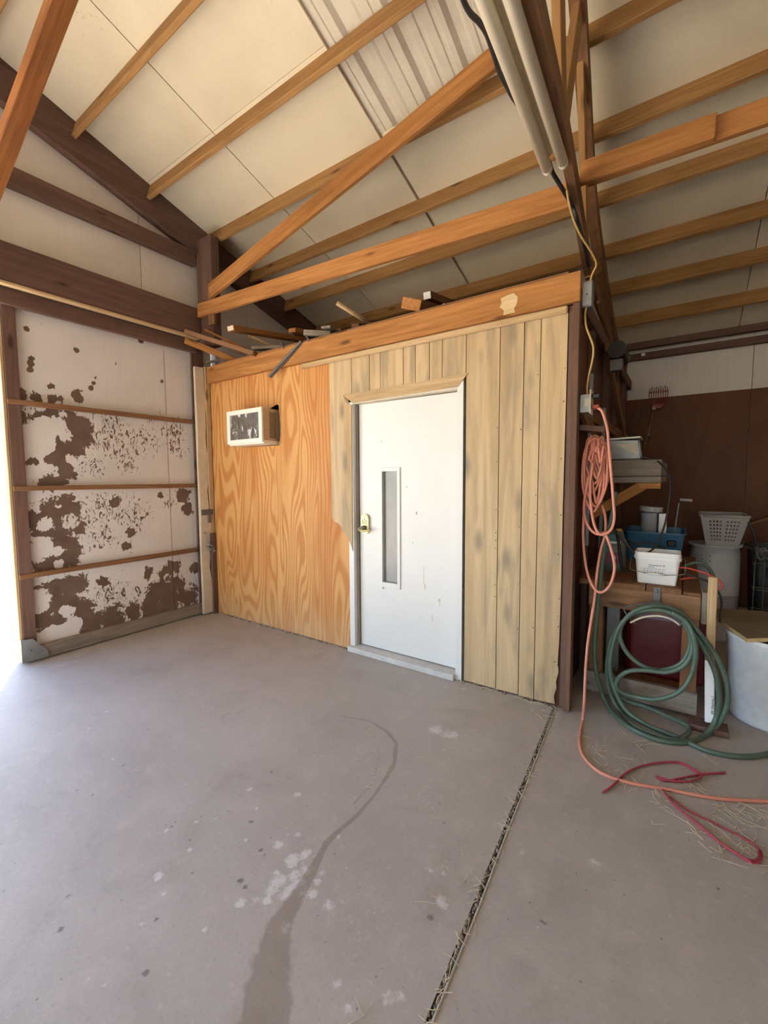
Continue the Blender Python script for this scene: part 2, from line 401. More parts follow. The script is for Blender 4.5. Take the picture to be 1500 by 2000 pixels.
# floor: sub-base + slabs
fl = box('floor', -4.45, 6.9, -6.9, 6.5, -.12, -.035, M_dirt, bev=0); tag(fl, 'concrete shed floor with a dirt filled joint', kind='structure')
def blobs(P, L, sharp=1.0):
    v = 0.0
    for cx, cy, r in L:
        d = ((P[0] - cx) ** 2 + (P[1] - cy) ** 2) ** .5 / r
        if d < 1.7: v = max(v, .92 - d * d * .42)
    return v
def segd(p, a, b):
    ax, ay = a[0], a[1]; bx, by = b[0], b[1]; dx, dy = bx - ax, by - ay
    t = max(0, min(1, ((p[0] - ax) * dx + (p[1] - ay) * dy) / (dx * dx + dy * dy + 1e-12)))
    return math.hypot(p[0] - ax - t * dx, p[1] - ay - t * dy), t
joint = lambda y: -.4545 - .0608 * y            # the slab joint drifts slightly in X
def slab(name, xa, xb, ya, yb, dx, dy, edge, fa):
    nx = int((xb - xa) / dx) + 1; ny = int((yb - ya) / dy) + 1; vs_ = []; at = {'wet': [], 'white': [], 'dark': []}
    for j in range(ny + 1):
        y = ya + (yb - ya) * j / ny
        x0 = xa if edge != 'l' else joint(y) + .006; x1 = xb if edge != 'r' else joint(y) - .012
        for i in range(nx + 1):
            x = x0 + (x1 - x0) * i / nx
            vs_.append((x, y, 0)); a = fa(x, y) if fa else (0, 0, 0)
            for k, q in zip(('wet', 'white', 'dark'), a): at[k].append(q)
    fs = [(j * (nx + 1) + i, j * (nx + 1) + i + 1, (j + 1) * (nx + 1) + i + 1, (j + 1) * (nx + 1) + i) for j in range(ny) for i in range(nx)]
    n = len(vs_); ring = [j * (nx + 1) for j in range(ny, 0, -1)] + list(range(nx + 1)) + [(j + 1) * (nx + 1) + nx for j in range(ny)] + [ny * (nx + 1) + i for i in range(nx - 1, 0, -1)]
    low = {}
    for r in ring: low[r] = len(vs_); vs_.append((vs_[r][0], vs_[r][1], -.04)); [at[k].append(0) for k in at]
    for a, b in zip(ring, ring[1:] + ring[:1]): fs.append((a, low[a], low[b], b))
    o = mesh(name, vs_, fs, M_conc, fl, origin=(0, 0, 0))
    for k, L in at.items():
        A = o.data.attributes.new(k, 'FLOAT', 'POINT'); A.data.foreach_set('value', L)
    return o
TRAIL = [(-1.744,1.970,0.000),(-1.527,2.040,0.000),(-1.380,2.008,0.000),(-1.268,1.941,0.000),(-1.181,1.788,0.000),(-1.160,1.694,0.000),(-1.136,1.557,0.000),(-1.127,1.416,0.000),(-1.138,1.291,0.000),(-1.141,1.224,-0.000)]
TRAIL2 = [(-1.535,1.987,0.000),(-1.375,1.908,0.000),(-1.276,1.784,0.000),(-1.197,1.624,0.000),(-1.191,1.586,0.000),(-1.184,1.451,0.000)]
WIDE = [(-1.141,1.224,-0.000),(-1.091,1.068,0.000),(-1.065,0.957,0.000),(-1.046,0.886,0.000),(-0.995,0.810,0.000),(-0.869,0.684,0.000)]
WIDW = [.012, .020, .030, .040, .055, .065]
TRW = [.004, .006, .010, .012, .012, .009, .007, .010, .012, .012]
WHITE = [(p[0], p[1], r) for p, r in zip([(-1.561,0.755,0.000),(-1.294,1.107,-0.000),(-1.267,1.187,0.000),(-1.439,1.347,0.000),(-1.302,1.156,0.000),(-1.425,1.048,0.000),(-1.222,0.868,0.000),(-1.222,0.861,0.000),(-1.185,0.904,0.000),(-1.153,0.923,0.000),(-1.205,1.015,0.000),(-1.173,1.146,-0.000),(-1.175,1.125,-0.000),(-1.181,1.071,0.000),(-1.028,0.895,0.000),(-1.063,1.110,0.000),(-0.952,1.034,0.000),(-0.966,1.036,0.000),(-1.067,1.012,0.000),(-1.036,1.033,0.000),(-1.114,1.003,0.000),(-1.112,0.981,0.000),(-1.056,1.080,0.000),(-1.679,0.988,0.000),(-1.744,0.888,0.000),(-1.573,0.888,-0.000),(-1.124,1.275,0.000),(-1.154,1.232,0.000),(-0.634,0.928,0.000),(-0.611,0.951,0.000),(-0.715,0.844,0.000),(-0.780,0.874,0.000),(-0.645,1.266,0.000),(-0.622,1.259,0.000),(-0.686,1.367,0.000),(-0.468,1.626,0.000),(-0.227,1.735,-0.000),(-1.242,0.742,0.000),(-1.477,0.732,0.000),(-1.628,1.040,0.000),(-1.654,1.246,0.000),(-0.732,1.351,0.000),(-1.198,1.087,0.000),(-1.173,0.999,0.000),(-1.165,0.957,0.000),(-1.141,1.046,0.000),(-1.117,1.088,0.000),(-1.103,1.035,0.000),(-0.106,2.527,0.000),(-1.150,2.182,0.000),(-1.053,2.187,0.000),(-1.222,2.740,0.000),(-1.207,2.750,0.000),(-1.333,2.683,0.000),(0.021,1.656,0.000),(-1.527,1.180,0.000),(-2.443,0.983,0.000),(-2.993,1.177,0.000)], [.020, .022, .016, .020, .014, .013, .022, .018, .015, .02, .018, .02, .022, .02, .02, .017, .015, .02, .018, .02, .02, .025, .02, .013, .010, .012, .014, .012, .022, .02, .016, .018, .02, .015, .012, .011, .022, .010, .012, .010, .016, .012, .03, .03, .025, .03, .03, .03, .01, .05, .05, .012, .010, .014, .01, .012, .012, .012])]
HAZE = [(p[0], p[1], r) for p, r in zip([(-1.149,1.093,0.000),(-1.134,1.001,0.000),(-1.107,0.907,0.000),(-1.182,1.154,0.000),(-0.860,1.075,0.000),(-0.993,2.197,0.000),(-0.687,1.435,0.000),(-0.928,1.662,0.000)], [.12, .14, .12, .10, .14, .22, .15, .12])]
DARKS = [(p[0], p[1], r) for p, r in zip([(-1.751,0.534,0.000),(-1.637,0.473,0.000),(-1.748,0.531,0.000),(-1.484,1.121,0.000),(-1.494,1.118,0.000),(-1.616,0.918,0.000),(-1.745,0.910,0.000),(-1.754,0.934,0.000),(-1.662,1.385,0.000),(-2.564,1.226,0.000),(-2.085,2.421,0.000),(-1.620,1.102,0.000),(-1.601,1.108,0.000),(-1.307,1.040,0.000),(-1.290,0.919,-0.000),(-1.469,0.836,0.000),(-1.274,0.568,0.000),(-1.335,1.050,0.000),(-0.330,1.395,-0.000),(0.156,1.869,0.000),(-0.855,1.674,0.000),(-2.344,0.984,0.000),(-0.649,1.198,0.000),(-1.409,0.669,0.000),(-1.253,0.913,0.000)], [.012, .012, .011, .011, .010, .010, .009, .009, .009, .009, .009, .008, .008, .010, .013, .01, .013, .01, .012, .012, .010, .009, .014, .010, .013])]
def fa(x, y):
    wet = 0
    for Ls, Ws in ((TRAIL, TRW), (TRAIL2, [.004] * 6), (WIDE, WIDW)):
        for a, b, wa, wb in zip(Ls, Ls[1:], Ws, Ws[1:]):
            if min(a[0], b[0]) - .15 < x < max(a[0], b[0]) + .15 and min(a[1], b[1]) - .15 < y < max(a[1], b[1]) + .15:
                d, t = segd((x, y), a, b); wd = wa + (wb - wa) * t
                wet = max(wet, min(1, 1.25 - .7 * d / wd) * (1 if Ls is not TRAIL2 else .75))
    return max(0, wet), max(blobs((x, y), WHITE), .42 * blobs((x, y), HAZE)), blobs((x, y), DARKS)
slab('concrete_slab', -4.46, -.5, .2, 2.90, .011, .011, 'r', fa)
slab('concrete_slab', -4.46, -.5, -6.8, .2, .5, .5, 'r', None)
slab('concrete_slab', -.5, 6.8, 2.90, 6.4, .5, .5, 'l', None)
slab('concrete_slab', -.5, 1.6, .2, 2.90, .015, .015, 'l', lambda x, y: (0, blobs((x, y), WHITE), blobs((x, y), DARKS)))
slab('concrete_slab', -.5, 6.8, -6.8, .2, .5, .5, 'l', None)
slab('concrete_slab', 1.6, 6.8, .2, 2.9, .5, .5, None, None)
slab('concrete_slab', -4.46, -.5, 2.90, 6.4, .5, .5, 'r', None)
# dirt packed into the joint, with its pale broken edge
bm = bmesh.new()
for i in range(260):
    y = .25 + 2.55 * i / 259; x = joint(y) - .004 + random.uniform(-.008, .006); r = random.uniform(.005, .010)
    s = bmesh.ops.create_icosphere(bm, subdivisions=1, radius=r); bmesh.ops.translate(bm, vec=(x, y, -.004 + random.uniform(-.003, .003)), verts=s['verts'])
o = bmobj('joint_dirt', bm, M_dirt, fl, smooth=True); o['kind'] = 'stuff'; o['label'] = 'dirt packed into the floor joint'
tube('slab_edge', [(joint(y) + .009 + random.uniform(-.002, .002), y, .000) for y in [.1 + .12 * i for i in range(24)]], .0045, M_edge, fl, sides=6)

# ceiling: insulation boards, corrugated steel above, purlins, rafter
ce = empty('ceiling', (0, 0, 4.0)); tag(ce, 'sloped shed roof with white insulation boards over timber purlins', kind='structure')
def slope_quad(name, x0, x1, y0, y1, up, th, m, parent):
    vs_ = [(x, y, roofz(y, up + t)) for t in (0, th) for y in (y0, y1) for x in (x0, x1)]
    return mesh(name, vs_, [(0, 1, 3, 2), (4, 6, 7, 5), (0, 4, 5, 1), (1, 5, 7, 3), (3, 7, 6, 2), (2, 6, 4, 0)], m, parent)
xs = [-4.40, -3.22, -2.005, -.785, .44, 1.66, 2.88, 4.1, 5.3, 6.8]
for i in range(len(xs) - 1):
    a, b = xs[i] + .004, xs[i + 1] - .004
    if i == 2: a += .02
    cuts = [-.2, 2.26, 4.62, YB + .05] if i != 2 else [2.875, YB + .05]
    for y0, y1 in zip(cuts, cuts[1:]): slope_quad('insulation_board', a, b, y0 + .002, y1 - .002, 0, .022, M_ceil, ce)
    slope_quad('insulation_board', a, b, -6.9, -.2, 0, .022, M_ceil, ce)
def corr(name, x0, x1, y0, y1):
    prof = []; x = x0
    k0 = math.floor(x0 / .305)
    for k in range(k0 - 1, int(x1 / .305) + 2):
        c = k * .305 - .005
        prof += [(c - .052, 0), (c - .024, .030), (c + .024, .030), (c + .052, 0)]
        for q in (.105, .20):
            prof += [(c + q - .018, 0), (c + q - .010, .007), (c + q + .010, .007), (c + q + .018, 0)]
    prof = [(px, pz) for px, pz in prof if x0 < px < x1]; prof = [(x0, 0)] + prof + [(x1, 0)]
    n = len(prof); vs_ = [(px, y, roofz(y, .028 + pz + t)) for t in (0, .003) for y in (y0, y1) for px, pz in prof]
    fs = [(i, i + 1, n + i + 1, n + i) for i in range(n - 1)] + [(2 * n + i, 3 * n + i, 3 * n + i + 1, 2 * n + i + 1) for i in range(n - 1)]
    return mesh(name, vs_, fs, M_metal, ce)
for a, b in ((-4.45, -2.9), (-2.9, -1.74), (-1.74, -.83), (-.83, .2), (.2, 3.6), (3.6, 6.9)):
    corr('corrugated_sheet', a, b, -.2, YB + .3); corr('corrugated_sheet', a, b, -7.0, -.2)
PY = [.465, 1.065, 1.665, 2.265, 2.868, 3.42, 3.945, 4.50, 5.00, 5.55]
for i, y in enumerate(PY):
    yc = y + .019; z = roofz(yc) - .072
    beam('purlin', (-4.25, yc, z), (6.7, yc, z), .038, .14, W['purlin'], ce, up=(0, .2873, .9578))
for y in (-.6, -1.8, -3.0, -4.2, -5.4): beam('purlin', (-4.25, y, roofz(y) - .072), (6.7, y, roofz(y) - .072), .038, .14, W['purlin'], ce, up=(0, -.2873, .9578))
prism('rafter', [(-.2, roofz(-.2) - .002), (YB, roofz(YB) - .002), (YB, roofz(YB) - .295), (-.2, roofz(-.2) - .305)], -4.325, -4.245, W['darky'], ce, axis='x')
prism('rafter', [(-6.8, roofz(-6.8) - .002), (-.2, roofz(-.2) - .002), (-.2, roofz(-.2) - .305), (-6.8, roofz(-6.8) - .295)], -4.325, -4.245, W['darky'], ce, axis='x')

# left gable wall
wl = empty('wall_left', (-4.33, 1, 0)); tag(wl, 'gable wall of white boards and dark timber girts around the sliding door', kind='structure')
def wallprism(name, y0, y1, z0, zt, m, x0=-4.42, x1=XW):
    n = 6; pts = [(y0, z0), (y1, z0)] + [(y1 + (y0 - y1) * k / n, zt(y1 + (y0 - y1) * k / n)) for k in range(n + 1)]
    return prism(name, pts, x0, x1, m, wl, axis='x')
seams = [-2.9, -1.44, -.22, 1.0, 2.205, 3.43, 4.65, YB + .1]
top = lambda y: roofz(y) - .003
for a, b in zip(seams, seams[1:]): wallprism('wall_board', a + .003, b - .003, 2.93, top, M_foil)
wallprism('wall_board', -6.9, -2.9, -.03, top, M_foil)
wallprism('wall_board', 2.98, YB + .1, -.03, lambda y: 2.93, M_foil)
box('wall_board', -4.46, -4.42, -7, YB + .1, 2.94, 3.2, M_metal, wl, bev=0)
wallprism('metal_siding', -7.0, YB + .1, 2.95, lambda y: roofz(y, .02), M_metal, -4.46, -4.425)
box('metal_siding', -4.46, -4.42, 2.98, YB + .1, -.1, 2.95, M_metal, wl, bev=0)
box('metal_siding', -4.46, -4.42, -7.0, -2.9, -.1, 2.95, M_metal, wl, bev=0)
beam('girt', (-4.29, -6.7, 3.785), (-4.29, 2.74, 3.785), .075, .145, W['darkx'], wl)
beam('girt', (-4.29, 2.86, 3.785), (-4.29, 4.0, 3.785), .075, .145, W['darkx'], wl)
beam('header_beam', (-4.265, -3.2, 3.118), (-4.265, 2.74, 3.118), .11, .288, W['darkx'], wl)
beam('lit_underside', (-4.235, -3.2, 2.962), (-4.235, 2.72, 2.962), .06, .022, W['tanx'], wl)  # light on the beam's bottom face, put in as a paler tan strip
beam('track_board', (-4.325, -3.2, 2.895), (-4.325, 2.74, 2.895), .045, .125, W['darkx'], wl)
box('jamb_board', -4.345, -4.25, 2.795, 2.848, .9, 2.70, W['tanz'], wl)
box('jamb_board', -4.345, -4.235, 2.79, 2.848, 0.0, .9, W['darkz'], wl)
# cream trim with a wavy edge
bm = bmesh.new(); n = 26; L = []
for k in range(n + 1):
    z = .02 + 2.66 * k / n; yo = 2.788 + .008 * math.sin(k * .9) + .006 * math.sin(k * 2.3)
    L.append([bm.verts.new((-4.262 + .006 * math.sin(k * .7), y, z)) for y in (2.688, 2.74, yo)] + [bm.verts.new((-4.30, y, z)) for y in (yo, 2.688)])
for a, b in zip(L, L[1:]):
    for i in range(5): bm.faces.new((a[i], a[(i + 1) % 5], b[(i + 1) % 5], b[i]))
bm.faces.new(L[0]); bm.faces.new(L[-1][::-1])
bmobj('jamb_trim', bm, M_cream, wl)
# post standing above the box
box('post', -4.262, -4.01, 2.745, 2.845, 2.87, roofz(2.8) - .15, W['darkz'], wl, bev=.006)
beam('gusset_board', (-4.0, 2.735, 3.06), (-4.0, 2.735, 3.50), .03, .10, W['brownx'], wl, up=(1, 0, 0))

# back wall
wb = empty('wall_back', (1, YB, 0)); tag(wb, 'back wall of reddish plywood below and white boards above', kind='structure')
for x in (-4.4, -1.9, -.64, .58, 1.80, 3.02, 4.24, 5.46): box('plywood_sheet', x + .002, x + (1.219 if x > -1.9 else 2.5 if x < -2 else 1.259), YB, YB + .015, 0, 2.455, M_backply, wb, bev=0)
for x in (-4.4, -1.85, -.63, .59, 1.81, 3.03, 4.25, 5.47): box('wall_board', x + .003, x + (1.217 if x > -2 else 2.547), YB + .018, YB + .05, 2.40, roofz(YB) + .01, M_foil, wb, bev=0)
box('siding', -4.5, 6.9, YB + .06, YB + .09, -.1, roofz(YB) - .0, M_metal, wb, bev=0)
box('top_plate', -.62, 6.7, YB - .085, YB - .0, 2.925, 3.00, W['darkx'], wb)
box('top_plate', -.62, 6.7, YB - .16, YB - .09, 3.04, 3.125, W['darkx'], wb)
box('post', -.735, -.63, YB - .11, YB - .002, 0, 3.0, W['brownz'], wb)
tube('conduit', [(-0.638,6.180,3.014),(-0.618,6.180,3.097),(-0.543,6.180,3.139),(-0.280,6.180,3.144),(0.156,6.180,3.174),(0.468,6.180,3.165),(0.758,6.180,3.163)], .010, M_galv, wb)
box('insulator', -.47, -.43, YB - .12, YB - .086, 2.955, 2.985, M_white, wb)
for (a, b, cc, d) in ((6.7, 6.8, -7, 6.4),): box('wall_right', a, b, cc, d, -.1, 5.1, M_foil, bev=0)['kind'] = 'structure'
wf = empty('wall_front', (1, -6.9, 0)); tag(wf, 'front wall with a wide open bay', kind='structure')
box('wall_board', -4.4, -3.0, -6.95, -6.85, -.1, 3.1, M_foil, wf, bev=0); box('wall_board', 1.6, 6.8, -6.95, -6.85, -.1, 3.1, M_foil, wf, bev=0); box('wall_board', -3.0, 1.6, -6.95, -6.85, 2.6, 3.1, M_foil, wf, bev=0)

# ------------------------------------------------------------------ sliding door (open, on the left)
d2 = empty('door_2', (-4.38, 1.95, 0)); tag(d2, 'sliding barn door with peeling white foil boards between timber rails', kind='structure')
PEEL = []; SCAT = []; HOLE = []
def pz(pts): return pts
SOLID = [(-4.370,1.222,1.963),(-4.370,1.357,1.994),(-4.370,1.465,2.019),(-4.370,1.576,2.010),(-4.370,1.670,1.953),(-4.370,1.665,1.850),(-4.370,1.571,1.768),(-4.370,1.480,1.741),(-4.370,1.437,1.631),(-4.370,1.446,1.524),(-4.370,1.368,1.545),(-4.370,1.270,1.627),(-4.370,1.387,1.489),(-4.370,1.497,1.568),(-4.370,1.387,1.214),(-4.370,1.518,1.258),(-4.370,1.295,1.143),(-4.370,1.421,1.036),(-4.370,1.475,0.941),(-4.370,1.371,0.911),(-4.370,1.307,1.048),(-4.370,1.560,1.094),(-4.370,1.500,0.835),(-4.370,1.329,0.804),(-4.370,1.280,0.535),(-4.370,1.426,0.574),(-4.370,1.533,0.570),(-4.370,1.480,0.435),(-4.370,1.346,0.432),(-4.370,1.413,0.307),(-4.370,1.569,0.340),(-4.370,1.256,0.350),(-4.370,1.308,0.265),(-4.370,1.612,0.234),(-4.370,1.745,0.546),(-4.370,2.407,0.565),(-4.370,2.421,0.387),(-4.370,2.225,0.343),(-4.370,2.371,0.245),(-4.370,2.575,0.220),(-4.370,2.659,0.521),(-4.370,2.178,0.206),(-4.370,1.833,0.194),(-4.370,1.641,0.150),(-4.370,1.761,0.174),(-4.370,1.999,0.190),(-4.370,2.552,1.322),(-4.370,2.592,1.178),(-4.370,2.312,1.330),(-4.370,2.018,0.993),(-4.370,1.956,0.861),(-4.370,1.885,1.286),(-4.370,1.227,2.181),(-4.370,1.340,2.174),(-4.370,1.437,2.181),(-4.370,1.503,2.182),(-4.370,1.449,2.271),(-4.370,1.625,2.218),(-4.370,2.164,0.565),(-4.370,2.308,0.539),(-4.370,2.136,0.508)]
SR = [.06, .07, .08, .09, .09, .09, .09, .09, .08, .08, .08, .06, .08, .08, .10, .10, .09, .10, .09, .10, .09, .07, .10, .10, .10, .10, .09, .09, .10, .10, .10, .08, .08, .09, .06, .08, .10, .13, .14, .11, .06, .11, .11, .10, .08, .08, .08, .07, .035, .04, .04, .045, .05, .05, .04, .025, .03, .05, .05, .05]
SOLID = list(zip(SOLID, SR)) + list(zip([(-4.370,1.322,2.473),(-4.370,1.313,2.430),(-4.370,1.303,2.380),(-4.370,1.778,2.404),(-4.370,1.763,2.356),(-4.370,1.740,2.307),(-4.370,1.645,2.610),(-4.370,1.301,2.700),(-4.370,2.199,2.838),(-4.370,2.384,2.481)], [.022, .024, .022, .020, .022, .020, .03, .02, .025, .02]))
HL = list(zip([(-4.370,1.353,1.113),(-4.370,1.523,1.133),(-4.370,1.286,0.914),(-4.370,1.413,0.888),(-4.370,1.422,0.771),(-4.370,1.263,0.487),(-4.370,1.347,0.182),(-4.370,1.484,0.215),(-4.370,1.300,1.552),(-4.370,1.402,1.566),(-4.370,1.282,1.854),(-4.370,1.369,1.882),(-4.370,1.424,1.930),(-4.370,1.329,1.775),(-4.370,1.452,0.347),(-4.370,1.211,0.538)], [.05, .05, .075, .03, .03, .07, .055, .06, .05, .045, .08, .09, .07, .08, .04, .04]))
SC = list(zip([(-4.370,1.845,1.881),(-4.370,2.174,1.867),(-4.370,2.486,1.867),(-4.370,1.714,1.616),(-4.370,2.010,1.623),(-4.370,1.777,1.207),(-4.370,2.045,1.170),(-4.370,1.765,0.962),(-4.370,1.824,0.393),(-4.370,2.056,0.370),(-4.370,2.490,1.979),(-4.370,1.936,1.789),(-4.370,1.247,1.210),(-4.370,1.571,1.165),(-4.370,1.291,2.028),(-4.370,2.285,2.113),(-4.370,2.583,0.139),(-4.370,2.002,0.255),(-4.370,2.404,1.263),(-4.370,1.597,0.097),(-4.370,1.902,1.999)], [.30, .24, .20, .18, .16, .28, .24, .20, .24, .14, .2, .2, .12, .14, .10, .12, .15, .12, .10, .12, .2]))
def sheet(name, ya, yb, z0, z1):
    st = .014; ny = int((yb - ya) / st); nz = int((z1 - z0) / st); vs_ = []; pe = []; sc_ = []
    for j in range(nz + 1):
        z = z0 + (z1 - z0) * j / nz
        for i in range(ny + 1):
            y = ya + (yb - ya) * i / ny; vs_.append((-4.37, y, z)); v = 0
            for p, r in SOLID:
                d = math.hypot(p[1] - y, p[2] - z) / r
                if d < 1.8: v = max(v, 1.25 - d * .72)
            for p, r in HL:
                d = math.hypot(p[1] - y, p[2] - z) / r
                if d < 1.5: v = min(v, -.2 + d * .5)
            s = 0
            for p, r in SC:
                d = math.hypot(p[1] - y, p[2] - z) / r
                if d < 1.3: s = max(s, .60 * (1 - (d / 1.3) ** 2))
            pe.append(max(-.3, v)); sc_.append(s)
    w = ny + 1
    fs = [(j * w + i, j * w + i + 1, (j + 1) * w + i + 1, (j + 1) * w + i) for j in range(nz) for i in range(ny)]
    k = len(vs_); vs_ += [(-4.40, ya, z0), (-4.40, yb, z0), (-4.40, yb, z1), (-4.40, ya, z1)]; pe += [0] * 4; sc_ += [0] * 4
    fs += [(k, k + 3, k + 2, k + 1)]
    o = mesh(name, vs_, fs, M_foilp, d2, origin=(-4.37, ya, 0))
    for nm, L in (('peel', pe), ('scatter', sc_)):
        A = o.data.attributes.new(nm, 'FLOAT', 'POINT'); A.data.foreach_set('value', L)
sheet('foil_board', 1.20, 2.414, .05, 2.90); sheet('foil_board', 2.418, 2.84, .05, 2.90)
box('outer_skin', -4.43, -4.405, 1.13, 2.97, .004, 2.98, M_metal, d2, bev=0)
box('stile', -4.40, -4.328, 1.135, 1.222, .04, 2.90, W['darkz'], d2); o = box('stile', -4.40, -4.345, 2.70, 2.84, .04, 2.90, W['darkz'], d2)
box('edge_board', -4.43, -4.335, 1.112, 1.134, .03, 2.98, W['tanz'], d2)
for z in (2.105, 1.425, .715): beam('rail', (-4.347, 1.135, z), (-4.347, 2.69, z + (.012 if z < 1 else 0)), .05, .04, W['brownx'], d2)
box('rail', -4.41, -4.325, 1.135, 2.80, .012, .125, W['greyy'], d2)
prism('corner_plate', [(1.112, .02), (1.29, .02), (1.285, .07), (1.19, .20), (1.112, .21)], -4.325, -4.31, M_galv, d2, axis='x')
tube('bolt', [(-4.312, 1.17, .11), (-4.304, 1.17, .11)], .007, M_grey, d2)
box('latch_plate', -4.26, -4.245, 2.69, 2.83, 1.105, 1.165, M_grey, wl); box('latch_plate', -4.262, -4.238, 2.765, 2.80, 1.02, 1.11, M_grey, wl)
tube('latch_hook', [(-4.240,2.703,0.915),(-4.240,2.733,0.911),(-4.240,2.743,0.849),(-4.240,2.764,0.767),(-4.240,2.787,0.713)], .006, M_galv, wl); 
bm = bmesh.new()
for q in [(-4.230,2.738,0.749),(-4.230,2.769,0.728),(-4.230,2.800,0.735),(-4.230,2.783,0.765),(-4.230,2.758,0.780),(-4.230,2.812,0.705)]:
    s = bmesh.ops.create_icosphere(bm, subdivisions=1, radius=.018); bmesh.ops.translate(bm, vec=q, verts=s['verts'])
bmobj('latch_chain', bm, M_galv, wl)

# ------------------------------------------------------------------ box room: partition facing the camera
YP = 2.85
wc = empty('wall_center', (-2.4, YP, 0)); tag(wc, 'wooden partition wall of the box room, plywood left and panelling right', kind='structure')
ZT = 2.52
AX0, AX1, AZ0, AZ1 = -3.735, -3.213, 1.832, 2.155          # air conditioner opening
JL, JR = -2.33, -1.283                                     # outer edges of the door frame
def ply(name, pts): return prism(name, pts, YP, YP + .012, M_ply, wc)
def plyo(name, pts):                                       # sheet origin at floor level so that its foot bleaches
    o = prism(name, pts, YP, YP + .012, M_ply, None); dz = o.location.z
    for v in o.data.vertices: v.co.z += dz
    o.location.z = 0; return adopt(o, wc)
plyo('plywood_sheet', [(-4.245, .005), (-3.157, .005), (-3.157, AZ0 + .10), (AX1 + .03, AZ0 - .02), (AX0 + .02, AZ0 - .015), (AX0 + .02, AZ1), (AX1 - .12, AZ1 + .005), (AX1 + .01, AZ1 + .045), (AX1 + .035, AZ1 + .03), (-3.157, AZ0 + .14), (-3.157, ZT), (-4.245, ZT)])
plyo('plywood_sheet', [(-3.155, .005), (JL - .002, .005), (JL - .002, ZT), (-3.155, ZT)])
for x in (-4.2, -3.75, -3.18, -2.42): box('stud', x, x + .04, YP + .013, YP + .10, .04, 2.6, W['tanz'], wc)
box('backing', -1.25, -.60, YP + .02, YP + .03, 0, 2.6, M_backply, wc, bev=0)
box('backing', JL - .05, -1.24, YP + .02, YP + .03, 2.14, 2.6, M_backply, wc, bev=0)
box('dark_hole_sheet', AX0 - .05, AX1 + .08, YP + .30, YP + .31, AZ0 - .1, AZ1 + .12, M_black, wc, bev=0)  # black sheet standing in for the darkness inside the wall hole
# panelling planks, each its own board with open grooves between
gx = [-2.529, -2.286, -2.099, -1.994, -1.781, -1.674, -1.555, -1.451, -1.266, -1.025, -.867, -.7635, -.606]
zh = lambda x: 2.188 + (x + 2.374) * .017                   # top edge of the head casing
for i, (a, b) in enumerate(zip(gx, gx[1:])):
    a2, b2 = a + .0025, b - .0025; zt = 2.475
    if i == 0: pts = [(a, zt), (b2, zt), (b2, zh(b)), (-2.36, 2.18), (-2.315, 2.12), (-2.296, .885), (-2.328, .954), (-2.377, 1.018), (-2.415, 1.07), (-2.451, 1.101), (-2.50, 1.115), (-2.519, 1.146), (-2.523, 1.6)]
    elif b < -1.3: pts = [(a2, zt), (b2, zt), (b2, zh(b)), (a2, zh(a))]
    elif i == 7: pts = [(a2, zt), (b2, zt), (b2, 2.205), (-1.30, 2.200), (a2, zh(a))]
    elif i == 11:
        pts = [(a2, zt), (b, zt), (b - .001, 1.9), (b - .004, 1.3), (b - .002, .8), (b - .006, .42), (b - .012, .30), (b - .004, .24), (b - .02, .17), (b - .014, .13), (b - .03, .07), (b - .022, .02), (a2, .012)]
    else: pts = [(a2, zt), (b2, zt), (b2, .012 + .004 * (i % 2)), (a2 + (.0 if i > 8 else -.0), .010)]
    prism('plank', pts, YP - .007, YP - .001, M_panel, wc)
bm = bmesh.new(); nails = []
for _ in range(26): nails.append((random.choice(gx[8:]) - .012, random.uniform(.1, 2.4)))
nails += [(-.63, .2), (-.635, .3), (-.625, .6), (-.63, 1.0), (-.62, 1.25), (-.625, 1.6), (-.62, 1.95)]
for x, z in nails:
    s = bmesh.ops.create_icosphere(bm, subdivisions=1, radius=random.uniform(.003, .0045)); bmesh.ops.translate(bm, vec=(x, YP - .0075, z), verts=s['verts'])
o = bmobj('nail_heads', bm, M_black, wc); o['kind'] = 'stuff'
box('header_board', -4.24, -.535, YP - .042, YP - .004, 2.518, 2.690, W['orangex'], wc)
# torn pale patch on the header
pp = [(px, pz_) for px, _, pz_ in [(-1.013,2.807,2.641),(-0.973,2.807,2.651),(-0.930,2.807,2.656),(-0.903,2.807,2.625),(-0.906,2.807,2.588),(-0.925,2.807,2.557),(-0.918,2.807,2.534),(-0.964,2.807,2.534),(-0.994,2.807,2.531),(-0.991,2.807,2.563),(-1.019,2.807,2.588),(-1.006,2.807,2.611)]]
prism('torn_patch', pp, YP - .0435, YP - .041, W['torn'], wc)
box('cap_board', -4.0, -.60, YP - .035, YP + .10, 2.691, 2.705, W['brownx'], wc)
box('trim_strip', -2.85, -.606, YP - .03, YP - .008, 2.47, 2.516, W['tanx'], wc, bev=.008)
box('corner_post', -.602, -.535, YP - .003, YP + .04, 0, 2.515, W['darkz'], wc)
box('corner_post', -.575, -.535, YP - .035, YP - .004, 0.005, 2.515, W['postz'], wc)
